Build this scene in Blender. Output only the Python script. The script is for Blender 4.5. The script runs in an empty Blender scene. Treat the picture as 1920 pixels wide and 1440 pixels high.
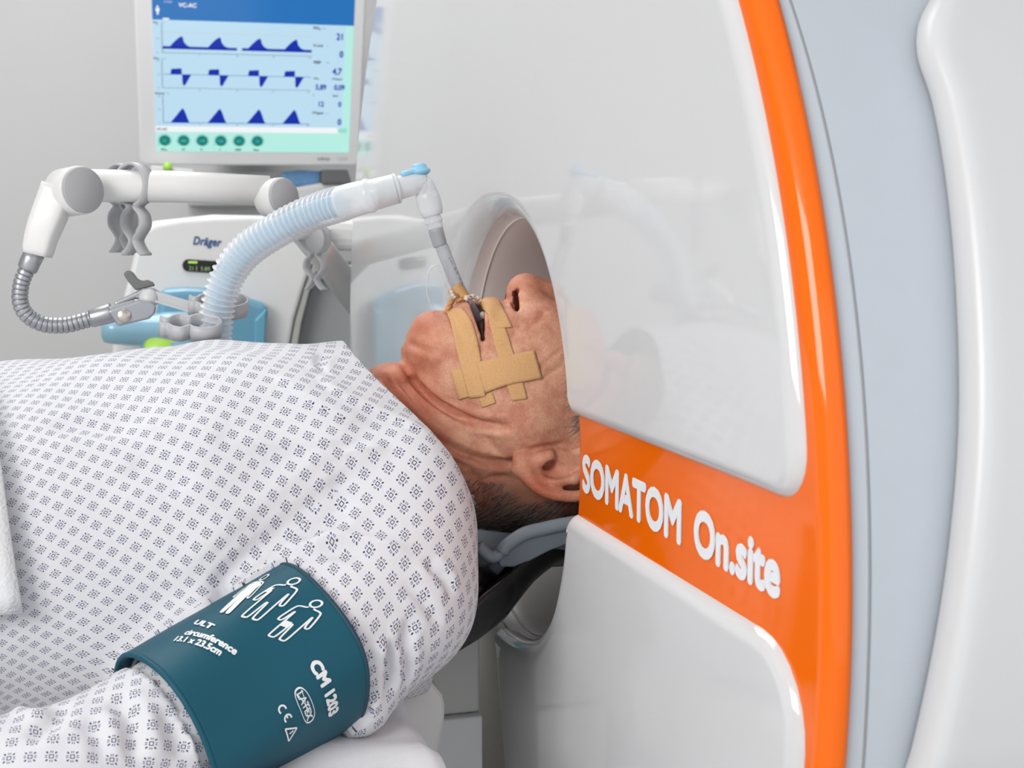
import bpy, bmesh, math, random
import numpy as np
from mathutils import Vector, Matrix
from mathutils.bvhtree import BVHTree

# ------------------------------------------------------------------ camera
PI = math.pi
FPX = 2500.0
TH = math.atan(280 / FPX)
PS = math.atan(730 / FPX * math.cos(TH))
cR = np.array([math.cos(PS), -math.sin(PS), 0.0])
cF = np.array([math.sin(PS) * math.cos(TH), math.cos(PS) * math.cos(TH), -math.sin(TH)])
cU = np.cross(cR, cF)
CAM = np.array([0.0, 0.0, 1.25])

def ray(u, v):
    return cR * (u - 960) / FPX - cU * (v - 720) / FPX + cF
def Y(u, v, y):                       # measured photo point -> place, at a given distance y
    D = ray(u, v); return CAM + D * (y / D[1])
def XP(u, v, x):
    D = ray(u, v); return CAM + D * (x / D[0])

sc = bpy.context.scene
col = sc.collection
cam = bpy.data.cameras.new('camera'); camo = bpy.data.objects.new('camera', cam); col.objects.link(camo)
cam.sensor_width = 36; cam.lens = FPX / 1920 * 36
camo.location = CAM; camo.rotation_euler = (PI / 2 - TH, 0, -PS)
cam.clip_start = 0.05
cam.dof.use_dof = True; cam.dof.focus_distance = 1.0; cam.dof.aperture_fstop = 15
sc.camera = camo

# ------------------------------------------------------------------ light
w = bpy.data.worlds.new('world'); sc.world = w; w.use_nodes = True
w.node_tree.nodes['Background'].inputs[0].default_value = (0.93, 0.96, 1.0, 1)
w.node_tree.nodes['Background'].inputs[1].default_value = 1.0
def area(name, loc, target, size, power, color=(1, 1, 1)):
    l = bpy.data.lights.new(name, 'AREA'); l.shape = 'RECTANGLE'; l.size, l.size_y = size
    l.energy = power; l.color = color
    o = bpy.data.objects.new(name, l); col.objects.link(o); o.location = loc
    o.rotation_euler = (Vector(target) - Vector(loc)).to_track_quat('-Z', 'Y').to_euler()
    return o
area('added_key_light', (-1.9, -1.1, 2.35), (0.15, 1.0, 1.0), (1.6, 1.2), 58, (1.0, 0.98, 0.96))  # soft key added at upper left; no window is known there
area('added_top_fill_far', (-0.2, 2.3, 2.7), (-0.1, 2.3, 0), (1.8, 1.0), 30)  # overhead fill added above the far side; no lamp is known there
sc.view_settings.view_transform = 'Standard'
sc.view_settings.look = 'None'
sc.view_settings.gamma = 1
sc.view_settings.use_curve_mapping = False
sc.view_settings.exposure = 0.0
sc.cycles.max_bounces = 10
sc.cycles.transparent_max_bounces = 24

# ------------------------------------------------------------------ materials
def M(name, color, rough=0.5, spec=0.5, metal=0.0, coat=0.0, sss=0.0, noise=0.0, nscale=40, bump=0.0, bscale=400,
      emit=None, alpha=1.0, trans=0.0):
    m = bpy.data.materials.new(name); m.use_nodes = True
    nt = m.node_tree; b = nt.nodes['Principled BSDF']
    b.inputs['Base Color'].default_value = (*color, 1)
    b.inputs['Roughness'].default_value = rough
    b.inputs['Specular IOR Level'].default_value = spec
    b.inputs['Metallic'].default_value = metal
    b.inputs['Coat Weight'].default_value = coat
    b.inputs['Coat Roughness'].default_value = 0.04
    b.inputs['Alpha'].default_value = alpha
    b.inputs['Transmission Weight'].default_value = trans
    if sss:
        b.inputs['Subsurface Weight'].default_value = sss
        b.inputs['Subsurface Radius'].default_value = (0.012, 0.005, 0.003)
        b.inputs['Subsurface Scale'].default_value = 1.0
    if emit:
        b.inputs['Emission Color'].default_value = (*color, 1)
        b.inputs['Emission Strength'].default_value = emit
        b.inputs['Base Color'].default_value = (0.01, 0.01, 0.01, 1)
    tc = nt.nodes.new('ShaderNodeTexCoord')
    n = nt.nodes.new('ShaderNodeTexNoise'); n.inputs['Scale'].default_value = nscale; n.inputs['Detail'].default_value = 4
    nt.links.new(tc.outputs['Object'], n.inputs['Vector'])
    if noise:
        mx = nt.nodes.new('ShaderNodeMix'); mx.data_type = 'RGBA'
        mx.inputs[6].default_value = (*[c * (1 - noise) for c in color], 1)
        mx.inputs[7].default_value = (*[min(1, c * (1 + noise)) for c in color], 1)
        nt.links.new(n.outputs['Fac'], mx.inputs[0]); nt.links.new(mx.outputs[2], b.inputs['Base Color'])
    if bump:
        n2 = nt.nodes.new('ShaderNodeTexNoise'); n2.inputs['Scale'].default_value = bscale; n2.inputs['Detail'].default_value = 3
        nt.links.new(tc.outputs['Object'], n2.inputs['Vector'])
        bp = nt.nodes.new('ShaderNodeBump'); bp.inputs['Strength'].default_value = bump; bp.inputs['Distance'].default_value = 0.001
        nt.links.new(n2.outputs['Fac'], bp.inputs['Height']); nt.links.new(bp.outputs['Normal'], b.inputs['Normal'])
    return m

WALL = M('wall_paint', (0.60, 0.60, 0.60), 0.7, noise=0.02, nscale=3)
FLOOR = M('floor_vinyl', (0.58, 0.58, 0.56), 0.35, noise=0.05, nscale=8)
CEIL = M('ceiling_paint', (0.8, 0.8, 0.8), 0.8)
WHITE = M('glossy_white_shell', (0.655, 0.66, 0.67), 0.055, spec=0.5)
WPLA = M('white_plastic', (0.74, 0.735, 0.72), 0.3, noise=0.01)
WPLA2 = M('pale_grey_plastic', (0.62, 0.62, 0.62), 0.35)
LINER = M('bore_liner_plastic', (0.80, 0.765, 0.75), 0.3)
MONW = M('monitor_white', (0.86, 0.86, 0.87), 0.35)
LINE = M('liner_joint', (0.85, 0.82, 0.80), 0.3)
ORANGE = M('glossy_orange', (0.92, 0.150, 0.0), 0.08, spec=0.45)
HOUSE = M('blue_grey_housing', (0.53, 0.575, 0.63), 0.5, noise=0.02, nscale=60, bump=0.06, bscale=900)
SEAM = M('seam_grey', (0.28, 0.29, 0.31), 0.6)
REAR = M('rear_cover_white', (0.66, 0.665, 0.675), 0.32)
LETTER = M('white_lettering', (0.86, 0.87, 0.90), 0.3)
GREYP = M('grey_plastic', (0.42, 0.425, 0.44), 0.45, noise=0.03)
CLIPM = M('clip_grey_plastic', (0.47, 0.475, 0.49), 0.4)
DGREY = M('dark_grey_plastic', (0.17, 0.17, 0.17), 0.5)
CAPG = M('cap_grey_plastic', (0.40, 0.40, 0.41), 0.55)
METAL = M('satin_aluminium', (0.42, 0.43, 0.45), 0.33, metal=0.75)
STEEL = M('brushed_steel', (0.62, 0.57, 0.52), 0.3, metal=0.9)
BLACK = M('black_carbon_shell', (0.008, 0.008, 0.009), 0.22, spec=0.4)
PADG = M('slate_foam_pad', (0.14, 0.17, 0.20), 0.55, bump=0.1)
BEIGE = M('beige_grey_panel', (0.66, 0.645, 0.60), 0.45)
TROL = M('trolley_grey_panel', (0.70, 0.70, 0.68), 0.4)
TROL2 = M('trolley_light_panel', (0.92, 0.93, 0.94), 0.35)
BLUEP = M('blue_translucent_plastic', (0.15, 0.36, 0.50), 0.18, coat=0.5)
BLUEL = M('pale_blue_plastic', (0.26, 0.48, 0.60), 0.2, coat=0.4)
BLUEF = M('blue_film_bag', (0.20, 0.42, 0.75), 0.3, noise=0.35, nscale=30)
GREEN = M('lime_green_plastic', (0.42, 0.72, 0.10), 0.3)
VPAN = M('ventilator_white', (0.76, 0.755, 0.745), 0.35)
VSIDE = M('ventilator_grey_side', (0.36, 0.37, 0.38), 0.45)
VEDGE = M('ventilator_grey_trim', (0.50, 0.50, 0.47), 0.5)
LOGOB = M('logo_dark_blue', (0.03, 0.09, 0.26), 0.4)
INKG = M('print_grey', (0.42, 0.43, 0.45), 0.5)
SHEET = M('white_bed_sheet', (0.80, 0.81, 0.84), 0.85, spec=0.2, bump=0.25, bscale=1500)
BLANK = M('white_textured_blanket', (0.76, 0.77, 0.79), 0.9, spec=0.1, bump=0.7, bscale=500)
TEETH = M('tooth_enamel', (0.70, 0.62, 0.48), 0.25)
CAPB = M('blue_silicone_cap', (0.27, 0.55, 0.76), 0.4)
WRAP = M('tan_tape_wrap', (0.66, 0.36, 0.15), 0.8)
GAUZE = M('gauze', (0.72, 0.64, 0.55), 0.9)
INKD = M('tube_print', (0.06, 0.06, 0.08), 0.5)

def clear_mat(name, tint, a, rough=0.08, dens=0.5):
    """clear plastic: mix of see-through, tinted body and surface gloss"""
    m = bpy.data.materials.new(name); m.use_nodes = True; nt = m.node_tree; N = nt.nodes; N.clear()
    out = N.new('ShaderNodeOutputMaterial')
    tr = N.new('ShaderNodeBsdfTransparent'); tr.inputs[0].default_value = (0.97, 0.98, 0.99, 1)
    b = N.new('ShaderNodeBsdfPrincipled'); b.inputs['Base Color'].default_value = (*tint, 1); b.inputs['Roughness'].default_value = rough
    lw = N.new('ShaderNodeLayerWeight'); lw.inputs[0].default_value = dens
    mp = N.new('ShaderNodeMapRange'); mp.inputs['To Min'].default_value = a; mp.inputs['To Max'].default_value = 0.95
    mix = N.new('ShaderNodeMixShader')
    nt.links.new(lw.outputs['Facing'], mp.inputs['Value']); nt.links.new(mp.outputs[0], mix.inputs[0])
    nt.links.new(tr.outputs[0], mix.inputs[1]); nt.links.new(b.outputs[0], mix.inputs[2]); nt.links.new(mix.outputs[0], out.inputs[0])
    return m
CLEAR = clear_mat('clear_plastic', (0.85, 0.87, 0.89), 0.16)
CLEARH = clear_mat('clear_ribbed_plastic', (0.88, 0.90, 0.93), 0.22)
FROST = clear_mat('frosted_plastic', (0.84, 0.86, 0.88), 0.5, 0.2)
ETTM = clear_mat('clear_grey_tube', (0.56, 0.58, 0.63), 0.24, 0.05)
INNERB = clear_mat('pale_blue_liner', (0.45, 0.70, 0.86), 0.55)

# ------------------------------------------------------------------ mesh helpers
ORG = {}
def root(name, loc, label, cat, group=None):
    o = bpy.data.objects.new(name, None); col.objects.link(o); o.location = Vector(loc)
    o.empty_display_size = 0.05
    o['label'] = label; o['category'] = cat
    if group: o['group'] = group
    ORG[o.name] = np.array(loc, float)
    return o
def tag(o, label, cat, group=None):
    o['label'] = label; o['category'] = cat
    if group: o['group'] = group
    return o
def mk(name, V, F, mat, parent=None, smooth=True, bevel=0, sub=0, solid=0, label=None, midx=None, angle=None, bseg=3):
    V = np.asarray(V, float)
    if parent is not None:
        org = ORG[parent.name]
    else:
        org = np.array([(V[:, 0].min() + V[:, 0].max()) / 2, (V[:, 1].min() + V[:, 1].max()) / 2, V[:, 2].min()])
    me = bpy.data.meshes.new(name)
    me.from_pydata((V - org).tolist(), [], [list(map(int, f)) for f in F])
    mats = mat if isinstance(mat, (list, tuple)) else [mat]
    for m in mats: me.materials.append(m)
    if midx is not None: me.polygons.foreach_set('material_index', midx)
    me.polygons.foreach_set('use_smooth', [smooth] * len(me.polygons))
    me.validate()
    bm = bmesh.new(); bm.from_mesh(me); bmesh.ops.recalc_face_normals(bm, faces=bm.faces); bm.to_mesh(me); bm.free()
    if angle is not None: me.set_sharp_from_angle(angle=math.radians(angle))
    o = bpy.data.objects.new(name, me); col.objects.link(o)
    if parent is not None:
        o.parent = parent
    else:
        o.location = org
    ORG[o.name] = org
    if bevel:
        b = o.modifiers.new('bevel', 'BEVEL'); b.width = bevel; b.segments = bseg; b.limit_method = 'ANGLE'; b.angle_limit = math.radians(35)
        b.harden_normals = False
        wn = o.modifiers.new('wn', 'WEIGHTED_NORMAL'); wn.keep_sharp = True
    if solid:
        s = o.modifiers.new('solid', 'SOLIDIFY'); s.thickness = solid; s.offset = -1
    if sub:
        s = o.modifiers.new('sub', 'SUBSURF'); s.levels = s.render_levels = sub
    if label: o['label'] = label
    return o
def join(*parts):
    V = []; F = []; n = 0
    for v, f in parts:
        v = np.asarray(v, float); V.append(v); F += [[i + n for i in q] for q in f]; n += len(v)
    return np.concatenate(V), F
def spline(pts, n):
    P = np.array(pts, float)
    if len(P) == 2:
        t = np.linspace(0, 1, n)[:, None]; return P[0] * (1 - t) + P[1] * t
    Q = np.vstack([2 * P[0] - P[1], P, 2 * P[-1] - P[-2]])
    out = []
    L = np.concatenate([[0], np.cumsum(np.linalg.norm(np.diff(P, axis=0), axis=1))]); L /= L[-1]
    for t in np.linspace(0, 1, n):
        i = min(np.searchsorted(L, t, side='right') - 1, len(P) - 2); i = max(i, 0)
        s = (t - L[i]) / (L[i + 1] - L[i])
        a, b, c, d = Q[i], Q[i + 1], Q[i + 2], Q[i + 3]
        out.append(0.5 * (2 * b + (c - a) * s + (2 * a - 5 * b + 4 * c - d) * s * s + (3 * b - a - 3 * c + d) * s ** 3))
    return np.array(out)
def frames(P):
    T = np.gradient(P, axis=0); T /= np.linalg.norm(T, axis=1)[:, None]
    n0 = np.cross(T[0], [0, 0, 1.0])
    if np.linalg.norm(n0) < 0.1: n0 = np.cross(T[0], [0, 1.0, 0])
    n0 /= np.linalg.norm(n0); N = [n0]
    for i in range(1, len(P)):
        n = N[-1] - T[i] * (N[-1] @ T[i]); n /= np.linalg.norm(n); N.append(n)
    N = np.array(N); return T, N, np.cross(T, N)
def tube(P, r, n=16, cap=True, close=False):
    P = np.asarray(P, float); r = np.broadcast_to(np.asarray(r, float), (len(P),))
    T, N, B = frames(P)
    a = np.linspace(0, 2 * PI, n, endpoint=False)
    V = (P[:, None] + r[:, None, None] * (N[:, None] * np.cos(a)[None, :, None] + B[:, None] * np.sin(a)[None, :, None])).reshape(-1, 3)
    F = []
    for i in range(len(P) - 1):
        for j in range(n):
            k = (j + 1) % n; F.append([i * n + j, i * n + k, (i + 1) * n + k, (i + 1) * n + j])
    if cap:
        F.append(list(range(n))[::-1]); F.append([(len(P) - 1) * n + j for j in range(n)])
    return V, F
def lathe(c, axis, prof, n=32):
    """prof: list of (height along axis, radius)"""
    c = np.array(c, float); ax = np.array(axis, float); ax /= np.linalg.norm(ax)
    e = np.cross(ax, [0, 0, 1.0]) if abs(ax[2]) < 0.9 else np.cross(ax, [0, 1.0, 0]); e /= np.linalg.norm(e); g = np.cross(ax, e)
    a = np.linspace(0, 2 * PI, n, endpoint=False); V = []; F = []
    for h, r in prof:
        V.append(c + ax * h + r * (np.cos(a)[:, None] * e + np.sin(a)[:, None] * g))
    m = len(prof); V = np.concatenate(V)
    for i in range(m - 1):
        for j in range(n):
            k = (j + 1) % n; F.append([i * n + j, i * n + k, (i + 1) * n + k, (i + 1) * n + j])
    F.append(list(range(n))[::-1]); F.append([(m - 1) * n + j for j in range(n)])
    return V, F
def box(a, b):
    x0, y0, z0 = a; x1, y1, z1 = b
    V = [(x, y, z) for x in (x0, x1) for y in (y0, y1) for z in (z0, z1)]
    return np.array(V, float), [[0, 1, 3, 2], [4, 6, 7, 5], [0, 4, 5, 1], [2, 3, 7, 6], [0, 2, 6, 4], [1, 5, 7, 3]]
def prism(P, off):
    """polygon P (n,3) extruded by off"""
    P = np.asarray(P, float); n = len(P); V = np.vstack([P, P + np.array(off)])
    F = [list(range(n)), [n + i for i in range(n)][::-1]] + [[i, (i + 1) % n, n + (i + 1) % n, n + i] for i in range(n)]
    return V, F
def slab(px, y, depth):
    """outline measured in the photo, at distance y, with real thickness"""
    return prism([Y(u, v, y) for u, v in px], (0, depth, 0))
def ribbon(P, wdir, width, th):
    """strip: path P, extruded by +-width/2 along wdir, thickness th across"""
    P = np.asarray(P, float); wd = np.array(wdir, float); wd /= np.linalg.norm(wd)
    T = np.gradient(P, axis=0); N = np.cross(T, wd); N /= np.linalg.norm(N, axis=1)[:, None]
    R = [P - wd * width / 2 - N * th / 2, P + wd * width / 2 - N * th / 2, P + wd * width / 2 + N * th / 2, P - wd * width / 2 + N * th / 2]
    V = np.stack(R, 1).reshape(-1, 3); F = []
    for i in range(len(P) - 1):
        for j in range(4):
            k = (j + 1) % 4; F.append([4 * i + j, 4 * i + k, 4 * i + 4 + k, 4 * i + 4 + j])
    e = 4 * (len(P) - 1); F += [[3, 2, 1, 0], [e, e + 1, e + 2, e + 3]]
    return V, F
def text2d(s, size=1.0, bold=0.0, align='LEFT', sx=1.0, shear=0.0, space=1.0):
    cu = bpy.data.curves.new('t', 'FONT'); cu.body = s; cu.size = size; cu.offset = bold; cu.align_x = align
    cu.shear = shear; cu.space_character = space; cu.resolution_u = 4
    o = bpy.data.objects.new('t', cu); col.objects.link(o)
    bpy.context.view_layer.update()
    me = bpy.data.meshes.new_from_object(o.evaluated_get(bpy.context.evaluated_depsgraph_get()))
    V = np.array([v.co[:] for v in me.vertices]).reshape(-1, 3); F = [list(p.vertices) for p in me.polygons]
    bpy.data.objects.remove(o); bpy.data.curves.remove(cu); bpy.data.meshes.remove(me)
    if len(V): V[:, 0] *= sx
    return V, F
def line2d(pts, wd):
    """flat stroke in 2D with mitred joints -> V(n,3) F"""
    P = np.array(pts, float); T = np.gradient(P, axis=0) if len(P) > 2 else np.repeat((P[1:] - P[:1]), 2, 0)
    L = np.linalg.norm(T, axis=1)[:, None]; L[L == 0] = 1; T = T / L
    N = np.stack([-T[:, 1], T[:, 0]], 1) * wd / 2
    V = np.concatenate([P + N, P - N]); n = len(P)
    return np.c_[V, np.zeros(len(V))], [[i, i + 1, n + i + 1, n + i] for i in range(n - 1)]
def disc2d(cx, cy, r, n=24, ry=None):
    a = np.linspace(0, 2 * PI, n, endpoint=False)
    return np.c_[cx + r * np.cos(a), cy + (ry or r) * np.sin(a), 0 * a], [list(range(n))]
def ring2d(cx, cy, r, wd, n=32, a0=0, a1=2 * PI):
    a = np.linspace(a0, a1, n); return line2d(np.c_[cx + r * np.cos(a), cy + r * np.sin(a)], wd)
def rect2d(x0, y0, x1, y1):
    return np.array([(x0, y0, 0), (x1, y0, 0), (x1, y1, 0), (x0, y1, 0)], float), [[0, 1, 2, 3]]

# ------------------------------------------------------------------ implicit surfaces
class Field:
    def __init__(s, lo, hi, h):
        s.lo = np.array(lo, float); s.h = h; s.n = np.ceil((np.array(hi) - s.lo) / h).astype(int) + 1
        s.ax = [(s.lo[i] + h * np.arange(s.n[i])).astype(np.float32) for i in range(3)]
        s.D = np.full(s.n, 0.25, np.float32)
    def add(s, fn, lo, hi, k=0.01, op='u', pad=0.0):
        p = k * 1.5 + 3 * s.h + pad
        a = np.clip(((np.array(lo) - p - s.lo) / s.h).astype(int), 0, s.n); b = np.clip(((np.array(hi) + p - s.lo) / s.h).astype(int) + 2, 0, s.n)
        if (b <= a).any(): return
        sl = tuple(slice(a[i], b[i]) for i in range(3))
        x, y, z = np.meshgrid(*[s.ax[i][sl[i]] for i in range(3)], indexing='ij')
        d = fn(x, y, z).astype(np.float32); D = s.D[sl]
        if op == 'u':
            t = np.clip(0.5 + 0.5 * (D - d) / k, 0, 1); s.D[sl] = D * (1 - t) + d * t - k * t * (1 - t)
        else:
            t = np.clip(0.5 - 0.5 * (D + d) / k, 0, 1); s.D[sl] = D * (1 - t) - d * t + k * t * (1 - t)
    def ell(s, c, r, k=0.01, op='u', rot=None):
        c = np.array(c, float); r = np.array(r, float)
        Rm = np.array(Matrix.Rotation(rot[1], 3, rot[0])) if rot else np.eye(3)
        def fn(x, y, z):
            q = [x - c[0], y - c[1], z - c[2]]
            l = [sum(Rm[j, i] * q[j] for j in range(3)) for i in range(3)]
            k0 = np.sqrt(sum((l[i] / r[i]) ** 2 for i in range(3))); k1 = np.sqrt(sum((l[i] / r[i] ** 2) ** 2 for i in range(3))) + 1e-9
            return k0 * (k0 - 1) / k1
        R = r.max(); s.add(fn, c - R, c + R, k, op)
    def cap(s, a, b, ra, rb=None, k=0.01, op='u'):
        a = np.array(a, float); b = np.array(b, float); rb = ra if rb is None else rb
        ab = b - a; L = ab @ ab + 1e-12; R = max(ra, rb)
        def fn(x, y, z):
            t = np.clip(((x - a[0]) * ab[0] + (y - a[1]) * ab[1] + (z - a[2]) * ab[2]) / L, 0, 1)
            return np.sqrt((x - a[0] - t * ab[0]) ** 2 + (y - a[1] - t * ab[1]) ** 2 + (z - a[2] - t * ab[2]) ** 2) - (ra + (rb - ra) * t)
        s.add(fn, np.minimum(a, b) - R, np.maximum(a, b) + R, k, op)
    def chain(s, pts, rs, k=0.01, op='u'):
        for i in range(len(pts) - 1): s.cap(pts[i], pts[i + 1], rs[i], rs[i + 1], k, op)
    def mesh(s):
        D = s.D; S = D < 0; nx, ny, nz = D.shape
        c = np.zeros((nx - 1, ny - 1, nz - 1), np.int8)
        for i in (0, 1):
            for j in (0, 1):
                for k in (0, 1): c += S[i:nx - 1 + i, j:ny - 1 + j, k:nz - 1 + k]
        m = (c > 0) & (c < 8); idx = np.full(m.shape, -1, np.int64); idx[m] = np.arange(m.sum())
        I = np.argwhere(m); acc = np.zeros((len(I), 3)); cnt = np.zeros(len(I))
        for axis in range(3):
            o1, o2 = [a for a in range(3) if a != axis]
            for p in (0, 1):
                for q in (0, 1):
                    A = I.copy(); A[:, o1] += p; A[:, o2] += q; B = A.copy(); B[:, axis] += 1
                    da = D[tuple(A.T)]; db = D[tuple(B.T)]; x = (da < 0) != (db < 0)
                    t = np.where(x, da / np.where(x, da - db, 1), 0)
                    P = A.astype(float); P[:, axis] += t
                    acc[x] += P[x]; cnt[x] += 1
        V = acc / cnt[:, None] * s.h + s.lo
        F = []
        for axis in range(3):
            o1, o2 = [(1, 2), (2, 0), (0, 1)][axis]
            a = [slice(None)] * 3; b = [slice(None)] * 3; a[axis] = slice(0, -1); b[axis] = slice(1, None)
            E = np.argwhere(S[tuple(a)] != S[tuple(b)])
            ok = (E[:, o1] > 0) & (E[:, o2] > 0) & (E[:, o1] < m.shape[o1]) & (E[:, o2] < m.shape[o2]); E = E[ok]
            fl = S[tuple(E.T)]
            def at(p, q):
                G = E.copy(); G[:, o1] -= p; G[:, o2] -= q; return idx[tuple(G.T)]
            Q = np.stack([at(1, 1), at(0, 1), at(0, 0), at(1, 0)], 1); Q[~fl] = Q[~fl][:, ::-1]
            F.append(Q[(Q >= 0).all(1)])
        return V, np.concatenate(F)
def vnormals(V, F):
    F = np.asarray(F); n = np.cross(V[F[:, 2]] - V[F[:, 0]], V[F[:, 3]] - V[F[:, 1]])
    N = np.zeros_like(V)
    for i in range(4): np.add.at(N, F[:, i], n)
    return N / (np.linalg.norm(N, axis=1)[:, None] + 1e-12)
def relax(V, F, it=1, lam=0.5):
    F = np.asarray(F); E = np.concatenate([F[:, [i, (i + 1) % 4]] for i in range(4)])
    deg = np.bincount(E.ravel(), minlength=len(V)).astype(float)[:, None]
    for _ in range(it):
        S = np.zeros_like(V); np.add.at(S, E[:, 0], V[E[:, 1]]); np.add.at(S, E[:, 1], V[E[:, 0]])
        V = V + lam * (S / deg - V)
    return V
def poly_dist(V, path):
    """distance from each V to a 3D polyline, and position 0..1 along it, and signed side vector"""
    P = np.asarray(path); best = np.full(len(V), 9.0); tt = np.zeros(len(V)); near = np.zeros_like(V)
    L = np.concatenate([[0], np.cumsum(np.linalg.norm(np.diff(P, axis=0), axis=1))])
    for i in range(len(P) - 1):
        ab = P[i + 1] - P[i]; t = np.clip(((V - P[i]) @ ab) / (ab @ ab + 1e-12), 0, 1); q = P[i] + t[:, None] * ab
        d = np.linalg.norm(V - q, axis=1); m = d < best
        best[m] = d[m]; tt[m] = (L[i] + t[m] * (L[i + 1] - L[i])) / L[-1]; near[m] = q[m]
    return best, tt, near
def hit(bvh, u, v):
    D = Vector(ray(u, v)).normalized(); r = bvh.ray_cast(Vector(CAM), D)
    return (np.array(r[0]), np.array(r[1])) if r[0] is not None else None
def hits(bvh, px, n=24):
    px = spline([(a, b, 0) for a, b in px], n); out = []
    for p in px:
        h = hit(bvh, p[0], p[1])
        if h: out.append(h[0])
    return np.array(out)
def crease(V, N, path, width, depth, bulge=0.4):
    d, t, _ = poly_dist(V, path); fade = np.clip(np.minimum(t, 1 - t) * 6, 0, 1) ** 0.7
    q = d / width
    return V + N * (fade * (-depth * np.exp(-q * q) + bulge * depth * np.exp(-((q - 2.2) / 1.1) ** 2)))[:, None]
# ------------------------------------------------------------------ room
def struct(name, V, F, mat):
    o = mk(name, V, F, mat, smooth=False); o['kind'] = 'structure'; return o
struct('floor', *box((-3.2, -2.6, -0.1), (3.2, 4.0, 0)), FLOOR)
struct('wall_back', *box((-3.2, 3.9, 0), (3.2, 4.0, 2.9)), WALL)
struct('wall_left', *box((-3.3, -2.6, 0), (-3.2, 4.0, 2.9)), WALL)
struct('wall_right', *box((3.2, -2.6, 0), (3.3, 4.0, 2.9)), WALL)
struct('ceiling', *box((-3.3, -2.6, 2.9), (3.3, 4.0, 3.0)), CEIL)

# ------------------------------------------------------------------ scanner gantry
X0 = 0.31
GC = np.array([1.2435, 1.047]); GA, GB = 0.69, 0.657     # outer ellipse centre (y,z) and half axes
BC = np.array([1.1105, 1.0835]); BR = 0.1845
ZT, ZB = 1.117, 1.045
gan = root('ct_scanner', (0.75, 1.24, 0.0), 'white head CT scanner with round bore, orange lettered band and grey housing', 'scanner')
def ell_pt(t, k=0.0):
    return np.array([GC[0] - (GA - k) * math.cos(t), GC[1] + (GB - k) * math.sin(t)])
def ell_z(z, k=0.0, side=-1):
    s = (z - GC[1]) / (GB - k); return GC[0] + side * (GA - k) * math.sqrt(max(0, 1 - s * s))
def rounded(P, rad, n=8):
    """round listed corners; P list of (pt, r)"""
    out = []; m = len(P)
    for i in range(m):
        p, r = P[i]; p = np.array(p)
        if r <= 0: out.append(p); continue
        a = np.array(P[i - 1][0]); b = np.array(P[(i + 1) % m][0])
        da = (a - p) / np.linalg.norm(a - p); db = (b - p) / np.linalg.norm(b - p)
        for t in np.linspace(0, 1, n):
            w0, w1, w2 = (1 - t) ** 2, 1.4142 * t * (1 - t), t * t
            out.append((w0 * (p + da * r) + w1 * p + w2 * (p + db * r)) / (w0 + w1 + w2))
    return out
def plate(name, outline, lipmask, label=None):
    """raised front plate from a closed (y,z) outline; bore edge rolls over with a wider lip"""
    P = np.array(outline); m = len(P)
    # orientation ccw
    A = 0.5 * np.sum(P[:, 0] * np.roll(P[:, 1], -1) - np.roll(P[:, 0], -1) * P[:, 1])
    lip = np.array(lipmask, float)
    if A < 0: P = P[::-1]; lip = lip[::-1]
    T = np.roll(P, -1, 0) - np.roll(P, 1, 0); T /= np.linalg.norm(T, axis=1)[:, None]
    N = np.stack([-T[:, 1], T[:, 0]], 1)      # inward for ccw
    ker = np.ones(9) / 9
    ls = np.convolve(np.r_[lip[-8:], lip, lip[:8]], ker, 'same')[8:-8]
    wv = 0.011 + ls; tv = 0.012 + ls * 0.38
    V = []; F = []; K = 12; xback = 0.06
    rings = [(0.0, 1.0, True)] + [(1 - math.cos(a), 1 - math.sin(a), False) for a in np.linspace(0, PI / 2, K)]
    for (e, h, back) in rings:
        Q = P + N * (wv * e)[:, None]
        x = X0 + tv * h if not back else X0 + tv + 0.006 + ls * 0.1
        V.append(np.c_[x * np.ones(m), Q[:, 0], Q[:, 1]])
    nr = len(rings); V = np.concatenate(V)
    for i in range(nr - 1):
        for j in range(m):
            k = (j + 1) % m; F.append([i * m + j, i * m + k, (i + 1) * m + k, (i + 1) * m + j])
    from mathutils.geometry import delaunay_2d_cdt
    top = V[(nr - 1) * m:]
    cv, ce, cf, ov, oe, of = delaunay_2d_cdt([Vector((p[1], p[2])) for p in top], [], [list(range(m))], 1, 1e-6)
    mp = {}; extra = []
    for i, o_ in enumerate(ov):
        if o_: mp[i] = (nr - 1) * m + o_[0]
        else: mp[i] = len(V) + len(extra); extra.append((X0, cv[i][0], cv[i][1]))
    if extra: V = np.vstack([V, np.array(extra)])
    F += [[mp[i] for i in f] for f in cf]
    return mk(name, V, F, WHITE, gan, label=label)
def bore_pt(t, r=BR): return (BC[0] - r * math.cos(t), BC[1] + r * math.sin(t))    # t=0 is the near side, going up
def farlip(t): return 0.010 + 0.030 * max(0.0, -math.cos(t)) ** 1.0
K = 0.014
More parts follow.
